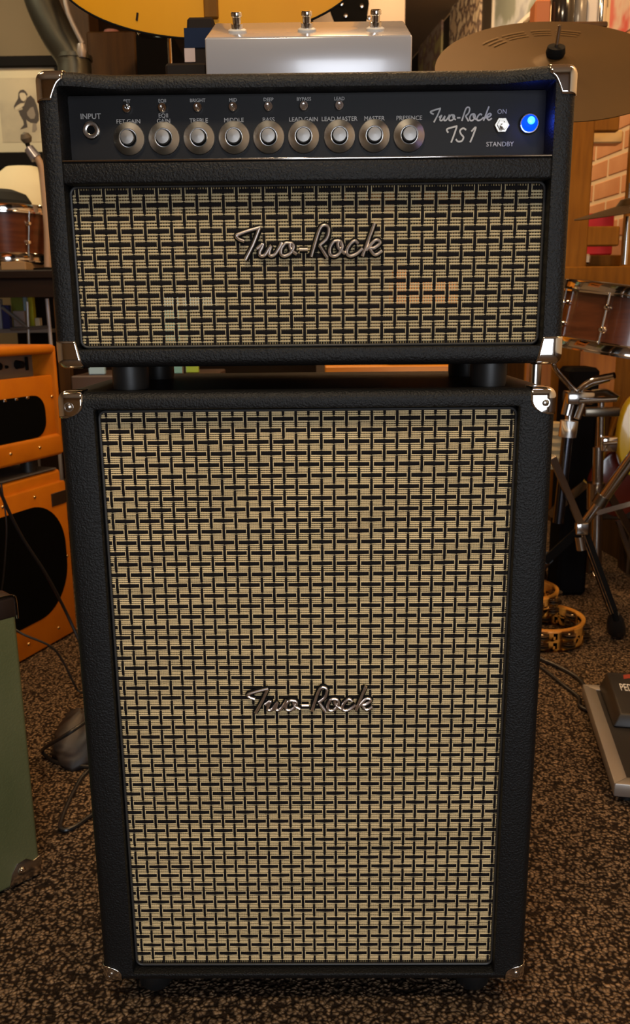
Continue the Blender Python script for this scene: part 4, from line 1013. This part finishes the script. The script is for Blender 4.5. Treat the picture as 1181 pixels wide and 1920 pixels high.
b = new(); q = P(49, 259, YM); lathe(b, [(.0001, -.020), (.014, -.014), (.020, 0), (.014, .014), (.0001, .020)], facing(q, V((-.2, -.3, .9)).normalized()), 16); obj('microphone_head', b, mat('dark_mesh', (.09, .075, .055), .6), mc)
b = new(); lathe(b, [(.05, .0005), (.05, .010), (.012, .014)], Matrix.Translation((P(90, 505, YM).x, YM, ztp)), 20, True, True); obj('base', b, black, mc)

# wire rack with packets under the table
YR = 2.25
rk = thing('wire_rack', V((P(50, 640, YR).x, YR+.1, 0)), 'grey wire rack with packets under the dark table', 'rack')
wirem = mat('grey_wire', (.36, .36, .36), .35, .8)
part_tube(rk, 'wire', [P(4, 576, YR), P(50, 613, YR)], .0065, wirem, 8, 1, False)
part_tube(rk, 'wire', [P(51, 566, YR), P(54, 640, YR), V((P(54, 640, YR).x, YR, .0))], .0055, wirem, 8, 1, False)
part_tube(rk, 'wire', [P(20, 617, YR), P(92, 613, YR)], .007, wirem, 8, 1, False)
part_tube(rk, 'wire', [P(88, 560, YR), P(95, 640, YR), V((P(95, 640, YR).x, YR, .0))], .007, mat('white_wire', (.55, .55, .60), .35, .3), 8, 1, False)
b = new(); box(b, (P(-80, 620, YR).x, YR-.0, P(50, 624, YR).z), (P(96, 620, YR).x, YR+.40, P(50, 617, YR).z)); obj('rack_shelf', b, wirem, rk, False)
zrs = P(50, 617, YR).z
def packet(px0, px1, py0, Y, col, label, th=.03, name='packet'):
    x0, x1 = P(px0, 590, Y).x, P(px1, 590, Y).x; b = new(); box(b, (x0, Y, zrs+.0008), (x1, Y+th, P((px0+px1)/2, py0, Y).z), .002, 1)
    return obj(name, b, mat('packet_'+label.split()[0]+label.split()[1], col, .4), None, False, label=label, cat='packet')
packet(54, 63, 545, YR+.06, (.50, .50, .02), 'lime yellow packet standing in the wire rack')
packet(22, 44, 550, YR+.16, (.22, .26, .03), 'olive green packet in the wire rack')
packet(64, 73, 596, YR+.03, (.62, .58, .42), 'short cream packet in the wire rack')
packet(3, 17, 572, YR+.02, (.015, .02, .12), 'navy blue packet in the wire rack')
packet(45, 52, 550, YR+.11, (.30, .48, .60), 'pale blue packet in the wire rack')
packet(24, 46, 583, YR+.05, (.34, .27, .24), 'mottled brown packet in the wire rack')
packet(-22, 2, 560, YR+.06, (.40, .42, .46), 'grey packet at the edge of the wire rack')
# coloured boxes on a low crate, seen under the head and past it
o = wbox(None, 'crate', 140, 405, 704, 900, 1.95, .35, mat('mauve_brown', (.075, .050, .045), .6), .004, z0=0); tag(o, 'mauve brown crate seen in the gap under the amplifier head', 'crate')
zc = P(200, 704, 1.95).z
def card(px0, px1, Y, h, col, label, em=None):
    x0, x1 = P(px0, 695, Y).x, P(px1, 695, Y).x; b = new(); box(b, (x0, Y, zc+.0006), (x1, Y+.02, zc+h), .002, 1); return obj('card_box', b, mat('card_'+label.split()[0]+label.split()[1], col, .4), None, False, label=label, cat='box')
card(166, 196, 2.0, .055, (.38, .62, .85), 'light blue box past the left foot of the head')
card(345, 372, 2.05, .06, (.42, .66, .10), 'lime box beside the dark carton')
def stack(name, px0, px1, pyt, pyb, Y, th, m, label, cat, z0=None):
    o = wbox(None, name, px0, px1, pyt, pyb, Y, th, m, .003, z0=z0); return tag(o, label, cat)
zl = P(350, 583, 2.0).z
stack('carton', 305, 343, 583, 704, 2.0, .2, mat('cyan_card', (.22, .55, .68), .5), 'cyan carton seen through the gap under the head', 'carton', zc+.0006)
stack('carton', 306, 404, 556, 583, 2.08, .1, mat('sky_card', (.42, .66, .95), .5), 'sky blue carton glimpsed through the grille cloth', 'carton', zl+.0006)
o = stack('bench', 610, 868, 686, 900, 1.55, .30, mat('amber_bench', (.72, .30, .02), .4, vary=(8, (.60, .22, .015), .35, .7, (1, 8, 8))), 'amber wooden bench seen in the gap under the amplifier head', 'bench', 0)
zb_ = P(700, 686, 1.55).z
zk = P(780, 571, 1.60).z
stack('carton', 728, 866, 571, 686, 1.60, .2, mat('dark_carton', (.03, .02, .015), .8, 0, .1), 'dark carton on the amber bench behind the grille cloth', 'carton', zb_+.0006)
zk2 = P(780, 523, 1.60).z
stack('amber_box', 738, 858, 523, 571, 1.60, .2, MATS['amber_bench'], 'amber box glimpsed through the grille cloth', 'box', zk+.0006)
stack('amber_box', 738, 766, 500, 523, 1.60, .06, MATS['amber_bench'], 'small amber block on top of the amber box', 'box', zk2+.0006)
